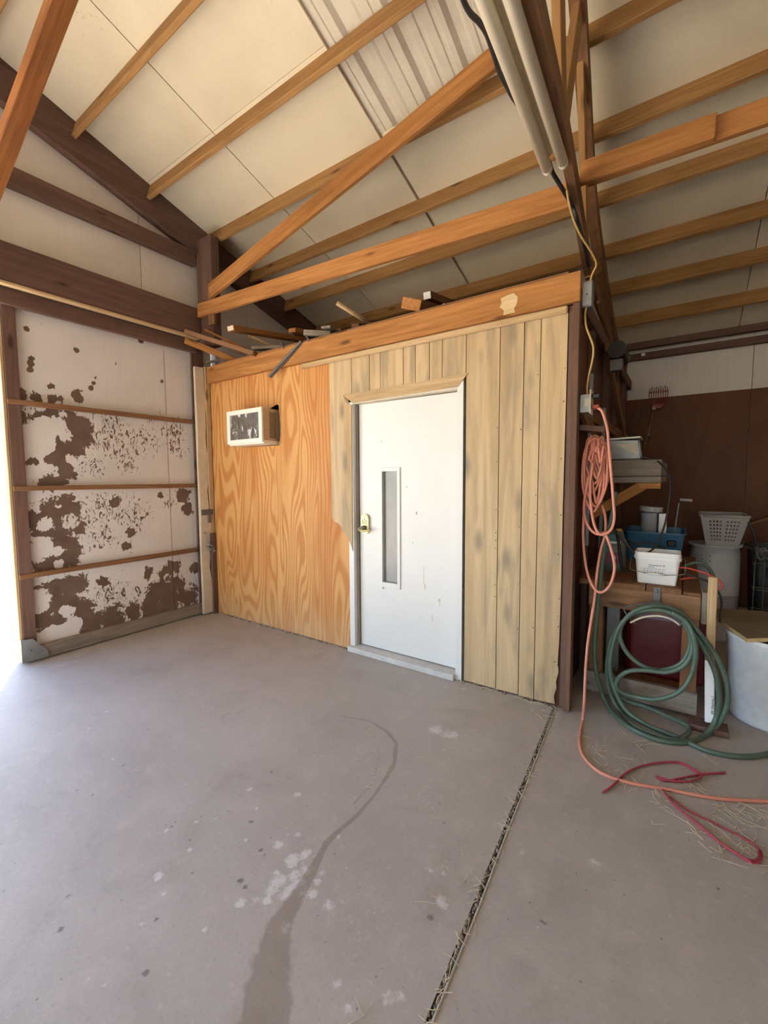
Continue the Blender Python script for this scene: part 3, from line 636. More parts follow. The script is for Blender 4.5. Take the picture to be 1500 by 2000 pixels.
# ------------------------------------------------------------------ door_1
d1 = empty('door_1', (-1.8, YP, 0)); tag(d1, 'white slab door with a tall narrow window and brass lock', kind='structure')
prism('casing', [(px, pz_) for px, _, pz_ in [(-2.372,2.842,2.187),(-1.248,2.842,2.208),(-1.320,2.842,2.128),(-2.274,2.842,2.113)]], YP - .016, YP - .0075, W['tanx'], d1)
prism('casing', [(-2.372, 2.183), (-2.33, 2.12), (-2.285, 2.095), (-2.290, .875), (-2.312, .95), (-2.318, 1.3)], YP - .014, YP - .0075, W['tanz'], d1)
prism('frame_side', [(JL, .0), (-2.28, .0), (-2.28, 2.12), (JL, 2.12)], YP - .0065, YP + .14, M_whitep, d1)
prism('frame_side', [(-1.330, 0), (JR, 0), (JR, 2.18), (-1.330, 2.115)], YP - .012, YP + .14, M_whitep, d1)
box('frame_stop', -2.28, -2.262, YP + .035, YP + .14, .02, 2.10, W['greyz'], d1); box('frame_stop', -2.28, -2.255, YP + .10, YP + .14, .02, 2.10, M_jamb, d1)
prism('frame_head', [(-2.28, 2.105), (-1.33, 2.112), (-1.33, 2.15), (-2.28, 2.14)], YP - .004, YP + .14, M_cream, d1)
box('threshold', JL, -1.33, YP - .05, YP + .12, -.0, .045, M_jamb, d1)
dy = YP + .055
# door slab with window opening (four stiles)
DX0, DX1, DZ0, DZ1 = -2.257, -1.333, .052, 2.104; WX0, WX1, WZ0, WZ1 = -2.022, -1.873, .618, 1.545
bm = bmesh.new()
X4 = [DX0, WX0, WX1, DX1]; Z4 = [DZ0, WZ0, WZ1, DZ1]
fv = [[bm.verts.new((x, dy, z)) for x in X4] for z in Z4]; bv = [[bm.verts.new((x, dy + .044, z)) for x in X4] for z in Z4]
for j in range(3):
    for i in range(3):
        if i == 1 and j == 1: continue
        bm.faces.new((fv[j][i], fv[j][i + 1], fv[j + 1][i + 1], fv[j + 1][i])); bm.faces.new((bv[j][i], bv[j + 1][i], bv[j + 1][i + 1], bv[j][i + 1]))
def wallq(a, b): bm.faces.new((fv[a[0]][a[1]], fv[b[0]][b[1]], bv[b[0]][b[1]], bv[a[0]][a[1]]))
for i in range(3): wallq((0, i), (0, i + 1)); wallq((3, i), (3, i + 1)); wallq((i, 0), (i + 1, 0)); wallq((i, 3), (i + 1, 3))
for a, b in (((1, 1), (1, 2)), ((1, 2), (2, 2)), ((2, 2), (2, 1)), ((2, 1), (1, 1))): wallq(a, b)
bmesh.ops.translate(bm, vec=(1.8, -dy, -1.0), verts=bm.verts)
ds = bmobj('door_slab', bm, M_whitep, d1, (-1.8, dy, 1.0))
wfm = empty('window_frame', ((WX0 + WX1) / 2, dy, 1.08)); adopt(wfm, d1)
for nm, a in (('frame_bar', (WX0 - .022, WX0 + .002, WZ0 - .05, WZ1 + .03)), ('frame_bar', (WX1 - .002, WX1 + .026, WZ0 - .03, WZ1 + .03)), ('frame_bar', (WX0, WX1, WZ1 - .002, WZ1 + .03)), ('frame_bar', (WX0, WX1, WZ0 - .03, WZ0 + .012))):
    box(nm, a[0], a[1], dy - .012, dy + .01, a[2], a[3], M_whitep, wfm, bev=.002)
box('pane', WX0, WX1, dy + .018, dy + .024, WZ0, WZ1, M_glass, wfm, bev=0)
lk = empty('keypad_lock', (-2.2, dy, 1.1)); adopt(lk, d1); lk['label'] = 'brass keypad lock with lever'
bm = bmesh.new(); pts = [(-.038, -.075)] + [(-.038 + 0, .03)] + [(-.038 * math.cos(t * math.pi / 8), .035 + .04 * math.sin(t * math.pi / 8)) for t in range(1, 8)] + [(.038, .03), (.038, -.075), (.02, -.09), (-.02, -.09)]
prism('lock_plate', [(-2.192 + a, 1.115 + b) for a, b in pts], dy - .022, dy, M_brass, lk); bm.free()
for i, (a, b) in enumerate(((0, .02), (-.018, .008), (.018, .008), (-.018, -.012), (.018, -.012), (0, -.004))):
    tube('button', [(-2.195 + a, dy - .026, 1.125 + b), (-2.195 + a, dy - .020, 1.125 + b)], .0045, M_grey, lk)
tube('cylinder_knob', [(-2.195, dy - .05, 1.075), (-2.195, dy - .02, 1.075)], .018, M_grey, lk, sides=14)
tube('lever', [(-2.225, dy - .035, 1.075), (-2.235, dy - .05, 1.062), (-2.20, dy - .06, 1.048), (-2.15, dy - .058, 1.056), (-2.115, dy - .045, 1.058)], .009, M_brass, lk)
# scratches and stains on the door
bm = bmesh.new()
for x, z, wd, ht in ((-1.70, 1.215, .004, .012), (-1.735, .98, .003, .004), (-1.79, 1.42, .004, .004), (-2.03, 1.79, .004, .004)):
    bbox_bm(bm, x - wd, x + wd, dy - .0006, dy, z - ht, z + ht)
bmobj('dents', bm, M_grey, d1)
bm = bmesh.new()
for x, z, wd, ht in ((-1.625, .64, .006, .022), (-1.50, .555, .010, .010), (-1.497, .53, .003, .02), (-1.635, .73, .003, .07), (-1.56, .40, .003, .03)):
    bbox_bm(bm, x - wd, x + wd, dy - .0005, dy, z - ht, z + ht, .0)
bmobj('rust_marks', bm, plain('faint_rust', (.62, .50, .34), .5, 0, .2, 30), d1)

# side wall of the box room, under the truss
ws = empty('wall_center_side', (-.58, 4.5, 0)); tag(ws, 'dark side wall of the box room behind the workbench', kind='structure')
box('sheathing', -.63, -.615, YP + .04, YB - .02, 0, 2.66, M_backply, ws, bev=0)
for y in (3.55, 4.25, 4.95, 5.6): box('stud', -.614, -.575, y, y + .09, 0, 2.62, W['darkz'], ws)
box('top_rail', -.614, -.56, YP + .05, YB - .13, 2.56, 2.66, W['darky'], ws); box('middle_rail', -.614, -.565, YP + .05, YB - .13, 1.90, 1.99, W['browny'], ws)
box('conduit', -.56, -.535, 3.32, 3.345, 1.0, 2.2, M_galv, ws); box('conduit', -.56, -.535, 3.95, 3.975, .9, 2.05, M_galv, ws)
beam('brace_board', (-.55, 3.0, 1.93), (-.55, 3.5, 1.80), .03, .10, W['brownx'], ws)
beam('brace_board', (-.55, 4.0, 2.55), (-.55, 5.6, 1.9), .03, .09, W['brownx'], ws)
# deck over the box room
dk = box('ceiling_deck', -4.24, -.62, YP + .101, YB - .02, 2.60, 2.66, W['browny'], None, bev=0); dk.name = 'ceiling_2'; tag(dk, 'plank deck on top of the box room carrying loose lumber', kind='structure')

# ------------------------------------------------------------------ window air conditioner
ac = empty('air_conditioner', ((AX0 + AX1) / 2, 2.68, AZ0), 'boxy window air conditioner with cream bezel pushed through the plywood wall', 'air conditioner')
box('housing', AX0 + .012, AX1 - .004, 2.692, 3.08, AZ0 + .005, AZ1 - .004, M_acb, ac, bev=.006)
box('bottom_pan', AX0 + .01, AX1 + .001, 2.69, 3.0, AZ0 - .012, AZ0 + .02, M_acw, ac, bev=.003)
fw = .048
for a in ((AX0, AX1, AZ1 - .042, AZ1), (AX0, AX1, AZ0, AZ0 + .042), (AX0, AX0 + fw, AZ0 + .04, AZ1 - .04), (AX1 - fw, AX1, AZ0 + .04, AZ1 - .04)): box('bezel', a[0], a[1], 2.672, 2.695, a[2], a[3], M_acw, ac, bev=.004)
box('coil_face', AX0 + fw - .004, AX1 - fw + .004, 2.684, 2.692, AZ0 + .04, AZ1 - .04, M_acf, ac, bev=0)
bm = bmesh.new()
bbox_bm(bm, AX1 - .003, AX1 - .001, 2.768, 2.846, AZ0 + .045, AZ1 - .035)
bmobj('grille_opening', bm, M_black, ac)
for k in range(22):
    z = AZ0 + .052 + k * (.325 - .095) / 21
    box('louvre', AX1 - .002, AX1 + .004, 2.768, 2.846, z, z + .0045, M_acb, ac, bev=0)

# ------------------------------------------------------------------ truss line
tr = empty('roof_truss', (-.55, 3, 3.0), 'long timber roof truss running over the end of the box room', 'truss')
def bowx(y): 
    K = [(-.2, -.34), (1.5, -.462), (2.3, -.515), (3.1, -.592), (3.7, -.655), (4.35, -.685), (5.36, -.708), (6.3, -.71)]
    for (a, xa), (b, xb) in zip(K, K[1:]):
        if a <= y <= b: return xa + (xb - xa) * (y - a) / (b - a)
    return K[-1][1]
def bowed(name, y0, y1, zf, wd, ht, m):
    n = 16; vs_ = []; 
    for k in range(n + 1):
        y = y0 + (y1 - y0) * k / n; x = bowx(y); z = zf(y)
        vs_ += [(x - wd / 2, y, z), (x + wd / 2, y, z), (x + wd / 2, y, z + ht), (x - wd / 2, y, z + ht)]
    fs = [(0, 1, 2, 3), tuple(4 * n + q for q in (3, 2, 1, 0))]
    for k in range(n):
        for q in range(4): fs.append((4 * k + q, 4 * k + 4 + q, 4 * k + 4 + (q + 1) % 4, 4 * k + (q + 1) % 4))
    return mesh(name, vs_, fs, m, tr)
bowed('bottom_chord', -.2, 6.2, lambda y: 3.0, .044, .12, W['browny'])
bowed('top_chord', -.2, 6.2, lambda y: roofz(y) - .15 - .14, .076, .14, W['browny'])
for p, q in (((bowx(2.1) + .0, 2.12, 3.03), (bowx(1.7), 1.72, roofz(1.7) - .2)), ((bowx(2.15), 2.14, 3.03), (bowx(2.6), 2.62, roofz(2.6) - .2)), ((bowx(3.6), 3.55, 3.03), (bowx(2.75), 2.75, roofz(2.7) - .2)), ((bowx(3.62), 3.64, 3.03), (bowx(4.5), 4.5, roofz(4.5) - .2)), ((bowx(.4), .4, 3.03), (bowx(1.6), 1.55, roofz(1.6) - .2))):
    beam('web', p, q, .089, .038, W['purlin'], tr, up=(1, 0, 0), bev=.003)
beam('scab_board', (bowx(4.3) + .03, 4.2, 3.02), (bowx(5.6) + .03, 5.6, 2.8), .03, .09, W['brownx'], tr)

# tie beams and braces
t = beam('tie_beam', (-4.2, 2.715, 3.235), (-.56, 2.715, 3.072), .038, .135, W['orangex']); tag(t, 'long orange tie beam from the corner post to the truss, above the partition', 'beam')
t = beam('tie_beam', (-.53, 2.70, 3.158), (.068, 2.70, 3.143), .038, .115, W['orangex']); tag(t, 'short splice board right of the truss, cut square at its right end', 'beam')
t = beam('tie_beam', (-.5, 2.742, 3.165), (3.2, 2.742, 3.09), .038, .115, W['orangex']); tag(t, 'long tie beam running right from the truss behind the short splice board', 'beam')
t = beam('diagonal_brace', (-3.97, 2.70, 3.37), (-1.02, 2.70, 4.02), .038, .14, W['orangex']); tag(t, 'slanting orange brace from the corner post up to a purlin by the lights', 'brace')
t = beam('diagonal_brace', (-4.235, .948, 3.11), (-2.53, 1.205, 4.53), .04, .15, W['roughsaw'], up=(.80, -.6, .1)); tag(t, 'rough sawn brace crossing the top left corner near the camera', 'brace')

# ------------------------------------------------------------------ fluorescent fixture and wiring
fx = empty('fluorescent_fixture', (-.56, 1.0, 2.98), 'long twin tube fluorescent fixture with cream sleeves under the truss', 'light')
def fxx(y, off): return -.572 - .032 * (y - 1.4) + off
for off in (0, .073):
    p0 = Vector((fxx(-.1, off), -.1, 2.98)); p1 = Vector((fxx(2.275, off), 2.275, 2.98))
    tube('tube_sleeve', [p0, p1], .0238, M_creamtube, fx, sides=16)
    bm = bmesh.new(); dd = (p1 - p0).normalized()
    sweep_bm(bm, [p1 - dd * .02, p1 + dd * .015, p1 + dd * .03, p1 + dd * .045], .02, 14, lambda t: (.0235, .0235, .019, .007)[min(3, int(t * 3 + .5))])
    c = p1; bmesh.ops.translate(bm, vec=-c, verts=bm.verts); bmobj('end_cap', bm, M_creamtube, fx, c, smooth=True)
vs_ = []
for y in (-.1, 2.24):
    for off, z in ((-.02, 3.006), (.022, 3.006), (.030, 3.016), (.046, 3.016), (.052, 3.006), (.085, 3.006), (.085, 3.045), (-.02, 3.045)): vs_.append((fxx(y, off), y, z))
mesh('reflector', vs_, [(i, (i + 1) % 8, 8 + (i + 1) % 8, 8 + i) for i in range(8)] + [tuple(range(8)), tuple(range(15, 7, -1))], M_refl, fx)
o = tube('black_cable', [(-0.634,1.342,3.030),(-0.645,1.404,3.030),(-0.643,1.453,3.030),(-0.630,1.496,3.030),(-0.623,1.548,3.030),(-0.626,1.605,3.030),(-0.631,1.661,3.030),(-0.636,1.712,3.030),(-0.633,1.780,3.030),(-0.629,1.853,3.030),(-0.616,1.936,3.030)], .0095, M_black); o.name = 'taped_cable'; tag(o, 'lumpy black taped cable beside the fluorescent fixture', 'cable')
o = tube('lamp_cable', [(-0.595,2.300,3.017),(-0.597,2.380,3.014),(-0.583,2.450,2.997),(-0.567,2.520,2.977),(-0.559,2.660,2.982),(-0.545,2.720,2.930),(-0.560,2.950,2.947),(-0.562,3.200,2.870)], .011, M_black); tag(o, 'black cable looping from the fixture end down the truss chord', 'cable')
o = tube('yellow_cable', [(-0.551,2.480,2.966),(-0.541,2.500,2.902),(-0.526,2.550,2.839),(-0.502,2.620,2.784),(-0.471,2.700,2.739),(-0.451,2.760,2.702),(-0.452,2.790,2.681),(-0.475,2.820,2.656),(-0.494,2.860,2.624)], .0052, M_yellow); tag(o, 'thin yellow cable from the truss down to the grey junction box', 'cable')
o = tube('yellow_cable', [(-0.509,2.870,2.505),(-0.514,2.860,2.447),(-0.503,2.840,2.371),(-0.477,2.830,2.299),(-0.459,2.830,2.237),(-0.465,2.840,2.167),(-0.487,2.870,2.087),(-0.497,2.890,2.031),(-0.497,2.900,1.987)], .0058, M_yellow); tag(o, 'thin yellow cable from the junction box down to the outlet', 'cable')
jb = empty('junction_box', (-.50, 2.86, 2.56), 'small grey metal junction box at the right end of the header board', 'box')
box('box_body', -.533, -.478, 2.855, 2.92, 2.49, 2.64, M_galv, jb); box('cover', -.533, -.478, 2.849, 2.855, 2.495, 2.635, M_galv, jb); tube('screw', [(-.505, 2.848, 2.56), (-.505, 2.85, 2.56)], .005, M_grey, jb)
ob = empty('outlet_box', (-.49, 2.9, 1.93), 'grey outlet box with cream plate on the corner post', 'outlet')
box('box_body', -.534, -.478, 2.875, 2.945, 1.875, 1.985, M_galv, ob); box('cover_plate', -.478, -.470, 2.862, 2.955, 1.865, 2.01, M_cream, ob); box('sticker', -.508, -.483, 2.8735, 2.875, 1.91, 1.96, M_paper, ob, bev=0)
box('plug', -.470, -.425, 2.885, 2.925, 1.955, 1.985, M_black, ob, bev=.006)
mh = empty('motor_housing', (-.5, 4.3, 2.5), 'dark round motor housing hanging under the truss above the box wall', 'motor')
bm = bmesh.new(); sweep_bm(bm, [Vector((-.47, 3.95, 2.50)), Vector((-.47, 4.25, 2.49))], .068, 18); c = Vector((-.47, 4.1, 2.5)); bmesh.ops.translate(bm, vec=-c, verts=bm.verts); bmobj('drum', bm, M_black, mh, c)
box('bracket', -.52, -.43, 3.97, 4.05, 2.34, 2.43, M_grey, mh)
# ------------------------------------------------------------------ loose lumber on the deck
def board(name, a, b, w_, h_, m, label, cat='board', endm=None, up=(0, 0, 1), twist=0.0):
    o = beam(name, a, b, w_, h_, m, None, up=up, endm=endm, twist=twist); return tag(o, label, cat, 'loose lumber on the box room')
board('board', (-4.156,2.520,2.885), (-3.909,2.980,2.725), .09, .045, W['orangex'], 'reddish board with a pale cut end, lowest of those poking out left past the post', endm=W['bleached'])
board('board', (-4.138,2.540,2.962), (-3.422,2.800,2.687), .10, .04, W['brownx'], 'dark rounded board lying just above the pale ended one at far left')
board('board', (-4.051,2.700,3.003), (-3.618,2.860,2.774), .10, .02, W['orangex'], 'thin orange board against the corner post')
board('board', (-3.694,2.720,2.963), (-3.782,3.900,3.157), .09, .05, W['orangex'], 'long orange board with a white painted end tilted up over the header', endm=W['bleached'])
board('board', (-3.725,2.950,2.957), (-3.534,3.300,2.832), .06, .02, W['tanx'], 'narrow tan strip hanging beneath the long white ended board')
board('board', (-3.613,2.920,2.802), (-3.323,3.050,2.793), .08, .03, W['greyx'], 'short weathered tan board lying flat on the header edge')
board('board', (-3.293,3.150,2.983), (-3.405,3.900,3.123), .09, .04, W['orangex'], 'orange board behind the long white ended one')
board('board', (-2.874,2.900,2.810), (-2.625,2.980,2.770), .035, .05, W['greyx'], 'grey board lying level in the middle of the pile')
board('board', (-2.613,2.900,2.811), (-2.722,3.250,2.846), .09, .02, W['greyx'], 'grey tilted scrap right of the level grey board')
board('board', (-2.729,3.200,2.881), (-3.000,3.900,3.092), .07, .045, W['brownx'], 'small dark wood block end beside the grey tilted scrap')
board('board', (-2.402,3.050,2.807), (-2.750,3.900,3.108), .07, .06, W['brownx'], 'stub of brown timber behind the header near the wooden tube')
board('board', (-1.720,2.860,2.785), (-1.782,3.550,2.941), .16, .085, W['brownx'], 'thick weathered beam end resting right of the wooden tube', 'beam', endm=W['orangex'], twist=.35)
board('board', (-1.729,3.120,2.937), (-1.770,3.900,3.082), .07, .06, W['brownx'], 'dark board with white end behind the thick beam end', endm=M_white)
board('scrap', (-4.275,2.830,2.750), (-4.220,2.950,2.789), .05, .02, W['greyx'], 'small grey scrap at the left end of the header', 'scrap')
o = tube('wooden_tube', ['a', 'b'] if 0 else [(-2.424,2.840,2.947), (-2.320,3.250,2.842)], .019, W['tanx'], sides=14); tag(o, 'hollow pale bamboo like tube sticking up over the header', 'tube', 'loose lumber on the box room')
pa = Vector((-2.424,2.840,2.947)); pb = Vector((-2.320,3.250,2.842)); dd = (pb - pa).normalized()
tube('bore', [pa - dd * .0012, pa + dd * .002], .012, M_cone, o, sides=12)
o = tube('white_pipe', [(-1.438,2.840,2.707), (-1.517,3.200,2.800)], .011, M_white, sides=10); tag(o, 'short white pipe end next to the thick beam end', 'pipe', 'loose lumber on the box room')
o = tube('white_pipe', [(-2.328,2.860,2.706), (-2.456,3.200,2.787)], .009, M_white, sides=10); tag(o, 'tiny white pipe end in the middle of the pile', 'pipe', 'loose lumber on the box room')
o = beam('metal_strip', (-2.802,2.800,2.694), (-3.205,2.775,2.440), .02, .04, M_grey, up=(0, -1, .3)); tag(o, 'bent dark metal strip dangling down over the header board', 'strip')
o = beam('metal_strip', (-2.771,2.820,2.746), (-2.723,2.820,2.681), .012, .03, M_grey, up=(0, -1, .3)); tag(o, 'short grey metal bracket hooked over the header near the dangling strip', 'strip')
o = beam('metal_strip', (-3.113,2.840,2.761), (-3.039,2.820,2.674), .015, .05, M_grey, up=(0, -1, .3)); tag(o, 'dark metal clip left of the dangling strip', 'strip')

# ------------------------------------------------------------------ workbench along the box side wall
bx0, bx1, by0, by1 = -.555, .117, 3.15, 4.62
be = empty('workbench', ((bx0 + bx1) / 2, 3.9, 0), 'rough timber workbench seen end on beside the box room', 'workbench')
for a, b in ((-.555, -.40), (-.395, -.17), (-.165, .02)): box('top_board', a, b, by0 - .02 + random.uniform(0, .02), by1, .765, .80, W['browny'], be)
box('apron', bx0 + .06, bx1, by0 - .0, by0 + .04, .625, .765, W['bench'], be); box('apron', bx0 + .06, bx1, by1 - .04, by1, .625, .765, W['bench'], be)
box('top_board', .025, bx1, by0 + .02, by1, .75, .782, W['browny'], be)
box('end_plate', .12, .165, by0 - .02, by0 + .10, .61, .80, W['greyz'], be)
for x in (bx0 + .06, .03):
    for y in (by0 + .042, by1 - .13): box('leg', x, x + .085, y, y + .085, 0, .75, W['brownz'], be)
box('lower_rail', bx0 + .06, bx1 + .005, by0, by0 + .04, .03, .165, W['greyx'], be)
box('shelf_board', bx0 + .02, bx1, by0 + .13, by1 - .14, .10, .125, W['browny'], be)
hb = empty('hose_hanger', (-.105, 3.12, .7), 'grey steel strap hanger screwed to the bench apron', 'hanger')
box('strap', -.128, -.085, 3.138, 3.149, .655, .80, M_grey, hb); tube('screw', [(-.107, 3.133, .775), (-.107, 3.139, .775)], .009, M_galv, hb)
tube('cradle', [(-0.210,3.020,0.581),(-0.275,3.060,0.650),(-0.203,3.050,0.694),(-0.096,3.050,0.721),(0.007,3.050,0.700),(0.059,3.050,0.642),(0.018,3.000,0.618),(0.057,2.980,0.670)], .005, M_grey, hb)
tube('cradle', [(-0.234,3.000,0.589),(-0.170,3.000,0.633),(-0.092,3.000,0.656),(-0.028,3.000,0.649),(0.018,3.000,0.621)], .006, M_cream, hb)

HOSE1 = [(-0.346,3.060,1.394),(-0.359,3.060,1.264),(-0.386,3.030,1.102),(-0.402,3.030,0.970),(-0.412,3.030,0.803),(-0.422,3.030,0.633),(-0.430,3.030,0.479),(-0.432,3.030,0.342),(-0.413,3.030,0.192),(-0.364,3.030,0.047),(-0.275,2.898,0.014),(-0.167,2.802,0.014),(-0.044,2.773,0.014),(0.069,2.832,0.014),(0.151,2.956,0.014),(0.202,3.030,0.080),(0.218,3.030,0.200),(0.201,3.030,0.337),(0.165,3.030,0.439),(0.113,3.020,0.540),(0.049,3.030,0.627),(-0.027,3.030,0.678),(-0.105,3.030,0.690),(-0.197,3.030,0.652),(-0.278,3.030,0.579),(-0.332,3.030,0.465),(-0.354,3.030,0.326),(-0.354,3.030,0.207),(-0.330,3.030,0.091),(-0.268,2.988,0.014),(-0.173,2.848,0.014),(-0.072,2.817,0.014),(0.003,2.821,0.014),(0.097,2.868,0.014),(0.193,3.030,0.024),(0.246,3.030,0.154),(0.254,3.030,0.276),(0.227,3.030,0.388),(0.174,3.030,0.495),(0.110,3.000,0.593),(0.048,3.030,0.661),(-0.041,3.030,0.707),(-0.132,2.990,0.711),(-0.221,2.980,0.661),(-0.292,2.980,0.551),(-0.325,2.980,0.417),(-0.335,2.980,0.291),(-0.305,2.980,0.156),(-0.238,2.960,0.049),(-0.125,2.912,0.014),(-0.022,2.875,0.014),(0.058,2.852,0.014),(0.142,2.809,0.014),(0.247,2.817,0.014),(0.357,2.882,0.014),(0.474,3.008,0.014)]
HOSE2 = [(0.034,3.000,0.642),(0.068,2.990,0.576),(0.067,2.990,0.485),(0.024,2.990,0.389),(-0.067,2.990,0.332),(-0.160,2.990,0.338),(-0.241,2.990,0.396),(-0.285,2.990,0.484),(-0.279,2.990,0.570),(-0.232,2.990,0.643),(-0.145,2.990,0.684),(-0.055,2.990,0.693),(0.034,2.990,0.654),(0.077,2.970,0.575),(0.076,2.960,0.473),(0.036,2.960,0.388),(-0.041,2.960,0.338),(-0.139,2.960,0.325),(-0.229,2.960,0.296),(-0.284,2.970,0.232),(-0.294,2.980,0.169),(-0.260,2.990,0.138),(-0.193,2.990,0.131),(-0.081,2.960,0.161),(0.018,2.950,0.231),(0.072,2.950,0.325),(0.096,2.950,0.445),(0.087,2.950,0.562),(0.046,2.960,0.655),(-0.024,2.960,0.700)]
HOSE3 = [(-0.294,3.020,0.193),(-0.295,3.020,0.126),(-0.245,3.020,0.080),(-0.139,3.020,0.072),(-0.001,3.020,0.043),(0.070,3.020,0.022),(0.084,2.972,0.014),(0.055,2.880,0.014),(-0.001,2.807,0.014)]
gh = empty('garden_hose', (-.05, 3.0, 0), 'green garden hose coiled on the bench hanger and spilling onto the floor', 'hose')
tube('hose_coil', [HOSE1, HOSE2, HOSE3], .0135, M_hose, gh, sides=10)

# orange extension cord
ec = empty('extension_cord', (-.45, 2.9, 1.3), 'faded orange extension cord coiled on the wall and trailing across the floor', 'cord')
COIL = []
rr = random.Random(3)
pts = []
LOOPS = [(1141, 1186, 990), (1150, 1181, 935), (1138, 1178, 962), (1158, 1187, 920), (1146, 1190, 975), (1163, 1183, 905), (1154, 1176, 985), (1140, 1182, 945), (1160, 1192, 950), (1148, 1172, 915), (1137, 1180, 1000)]
def bp(px, py, Y):       # world point on the plane Y, fitted for the little coil only
    ax = (px - 750) / 842.32; ay = -(py - 1000) / 842.32
    d = RX * ax + UP * ay + FW; return Vector((0, 0, 1.475)) + d * (Y / d.y)
for i, (l, r, b) in enumerate(LOOPS):
    Y = 2.93 + .012 * (i % 5); cx = (l + r) / 2; ty = 850 + (i * 7) % 9
    for x, y, dY in ((cx - 8 + i, ty, .02), (l + 6, ty + 22, .0), (l, (ty + b) / 2, -.01), (l + 5, b - 32, -.015), (cx, b, -.02), (r - 4, b - 34, -.005), (r, (ty + b) / 2, .02), (r - 3, ty + 24, .03)):
        pts.append(bp(x, y, Y + dY))
tube('cord_coil', [pts], .0075, M_cord, ec, sides=8, n=5)
CORD1 = [(-0.458,2.900,1.898),(-0.434,2.890,1.897),(-0.407,2.880,1.866),(-0.378,2.870,1.767),(-0.363,2.860,1.640),(-0.347,2.860,1.489),(-0.332,2.860,1.339),(-0.324,2.860,1.248),(-0.337,2.870,1.179),(-0.369,2.870,1.144),(-0.405,2.870,1.144),(-0.435,2.870,1.205),(-0.456,2.880,1.319),(-0.466,2.900,1.444),(-0.456,2.910,1.569)]
CORD2 = [(-0.476,2.900,1.491),(-0.497,2.900,1.333),(-0.492,2.900,1.238),(-0.460,2.890,1.170),(-0.419,2.890,1.138),(-0.378,2.880,1.145),(-0.351,2.870,1.098),(-0.323,2.870,1.002),(-0.316,2.870,0.926),(-0.335,2.870,0.839),(-0.374,2.880,0.788),(-0.413,2.880,0.791),(-0.459,2.900,0.862),(-0.485,2.900,0.981),(-0.498,2.900,1.125),(-0.498,2.910,1.269),(-0.489,2.920,1.428)]
CORD3 = [(-0.414,3.000,1.314),(-0.391,3.000,1.235),(-0.389,2.990,1.123),(-0.408,2.980,1.026),(-0.418,2.930,0.887),(-0.421,2.900,0.747),(-0.433,2.860,0.594),(-0.443,2.820,0.443),(-0.443,2.780,0.281),(-0.435,2.720,0.148),(-0.449,2.772,0.008),(-0.434,2.620,0.008),(-0.419,2.511,0.008),(-0.385,2.405,0.008),(-0.323,2.327,0.008),(-0.244,2.293,0.008),(-0.139,2.304,0.008),(-0.013,2.348,0.008),(0.125,2.386,0.008),(0.240,2.436,0.008),(0.411,2.537,0.008)]
tube('cord', [CORD1, CORD2, CORD3], .0083, M_cord, ec, sides=8)
box('plug', -.469, -.425, 2.878, 2.906, 1.893, 1.918, M_picker, ec, bev=.006)
o = beam('cord_peg', (-.57, 2.97, 1.80), (-.40, 2.97, 1.775), .05, .035, W['darkx']); tag(o, 'dark wooden peg holding the coiled orange cord', 'peg')

# pink twine on the floor
T1 = [(-0.257,2.157,0.006),(-0.225,2.232,0.006),(-0.184,2.364,0.006),(-0.126,2.469,0.006),(-0.041,2.561,0.006),(0.036,2.613,0.006),(0.089,2.592,0.006),(0.122,2.563,0.006),(0.117,2.524,0.006),(0.078,2.471,0.006),(0.010,2.430,0.006),(-0.035,2.421,0.006),(-0.055,2.425,0.006),(-0.014,2.417,0.006),(0.068,2.504,0.006),(0.131,2.569,0.006),(0.223,2.646,0.006)]
o = tube('baling_twine', [T1, [(p[0] + .006, p[1] + .003, .010) for p in T1]], .0042, M_rope, sides=6); tag(o, 'pink baling twine loop lying above the orange cord on the floor', 'twine', None)
T2 = [(-0.018,2.327,0.006),(0.019,2.259,0.006),(0.075,2.204,0.006),(0.128,2.156,0.006),(0.176,2.112,0.006),(0.222,2.086,0.006),(0.267,2.066,0.006),(0.299,2.091,0.006),(0.308,2.147,0.006),(0.286,2.181,0.006),(0.239,2.201,0.006),(0.173,2.223,0.006),(0.121,2.235,0.006),(0.067,2.255,0.006),(0.005,2.303,0.006)]
o = tube('baling_twine', [T2, [(p[0] - .007, p[1] + .004, .010) for p in T2[:9]], [(p[0] + .004, p[1] - .006, .012) for p in T2[2:7]]], .0040, M_rope, sides=6); tag(o, 'long pink baling twine loop with straw in it, nearer the camera', 'twine', None)

# ------------------------------------------------------------------ things on and around the bench
def rrect(w_, d_, r, n=5):
    out = []
    for cx, cy, a0 in ((w_ / 2 - r, d_ / 2 - r, 0), (-w_ / 2 + r, d_ / 2 - r, 90), (-w_ / 2 + r, -d_ / 2 + r, 180), (w_ / 2 - r, -d_ / 2 + r, 270)):
        for k in range(n + 1):
            t = math.radians(a0 + 90 * k / n); out.append((cx + r * math.cos(t), cy + r * math.sin(t)))
    return out
def tub(name, prof, w_, d_, r, m, parent, loc, rotz=0, thick=.004):
    """open rounded-rectangle vessel; prof = (scale_w offset, z) outer then inner"""
    bm = bmesh.new(); rings = []
    for off, z in prof:
        ring = rrect(w_ + 2 * off, d_ + 2 * off, max(.005, r + off)); rings.append([bm.verts.new((x, y, z)) for x, y in ring])
    k = len(rings[0])
    for a, b in zip(rings, rings[1:]):
        for i in range(k): bm.faces.new((a[i], a[(i + 1) % k], b[(i + 1) % k], b[i]))
    bm.faces.new(rings[0][::-1]); bm.faces.new(rings[-1])
    o = bmobj(name, bm, m, None, loc, fix=True); o.rotation_euler.z = rotz
    return adopt(o, parent)
bk = empty('bucket', (-.115, 3.26, .80), 'white rectangular plastic bucket with printed label and wire handle on the bench', 'bucket')
BW, BD, BH = .245, .19, .205
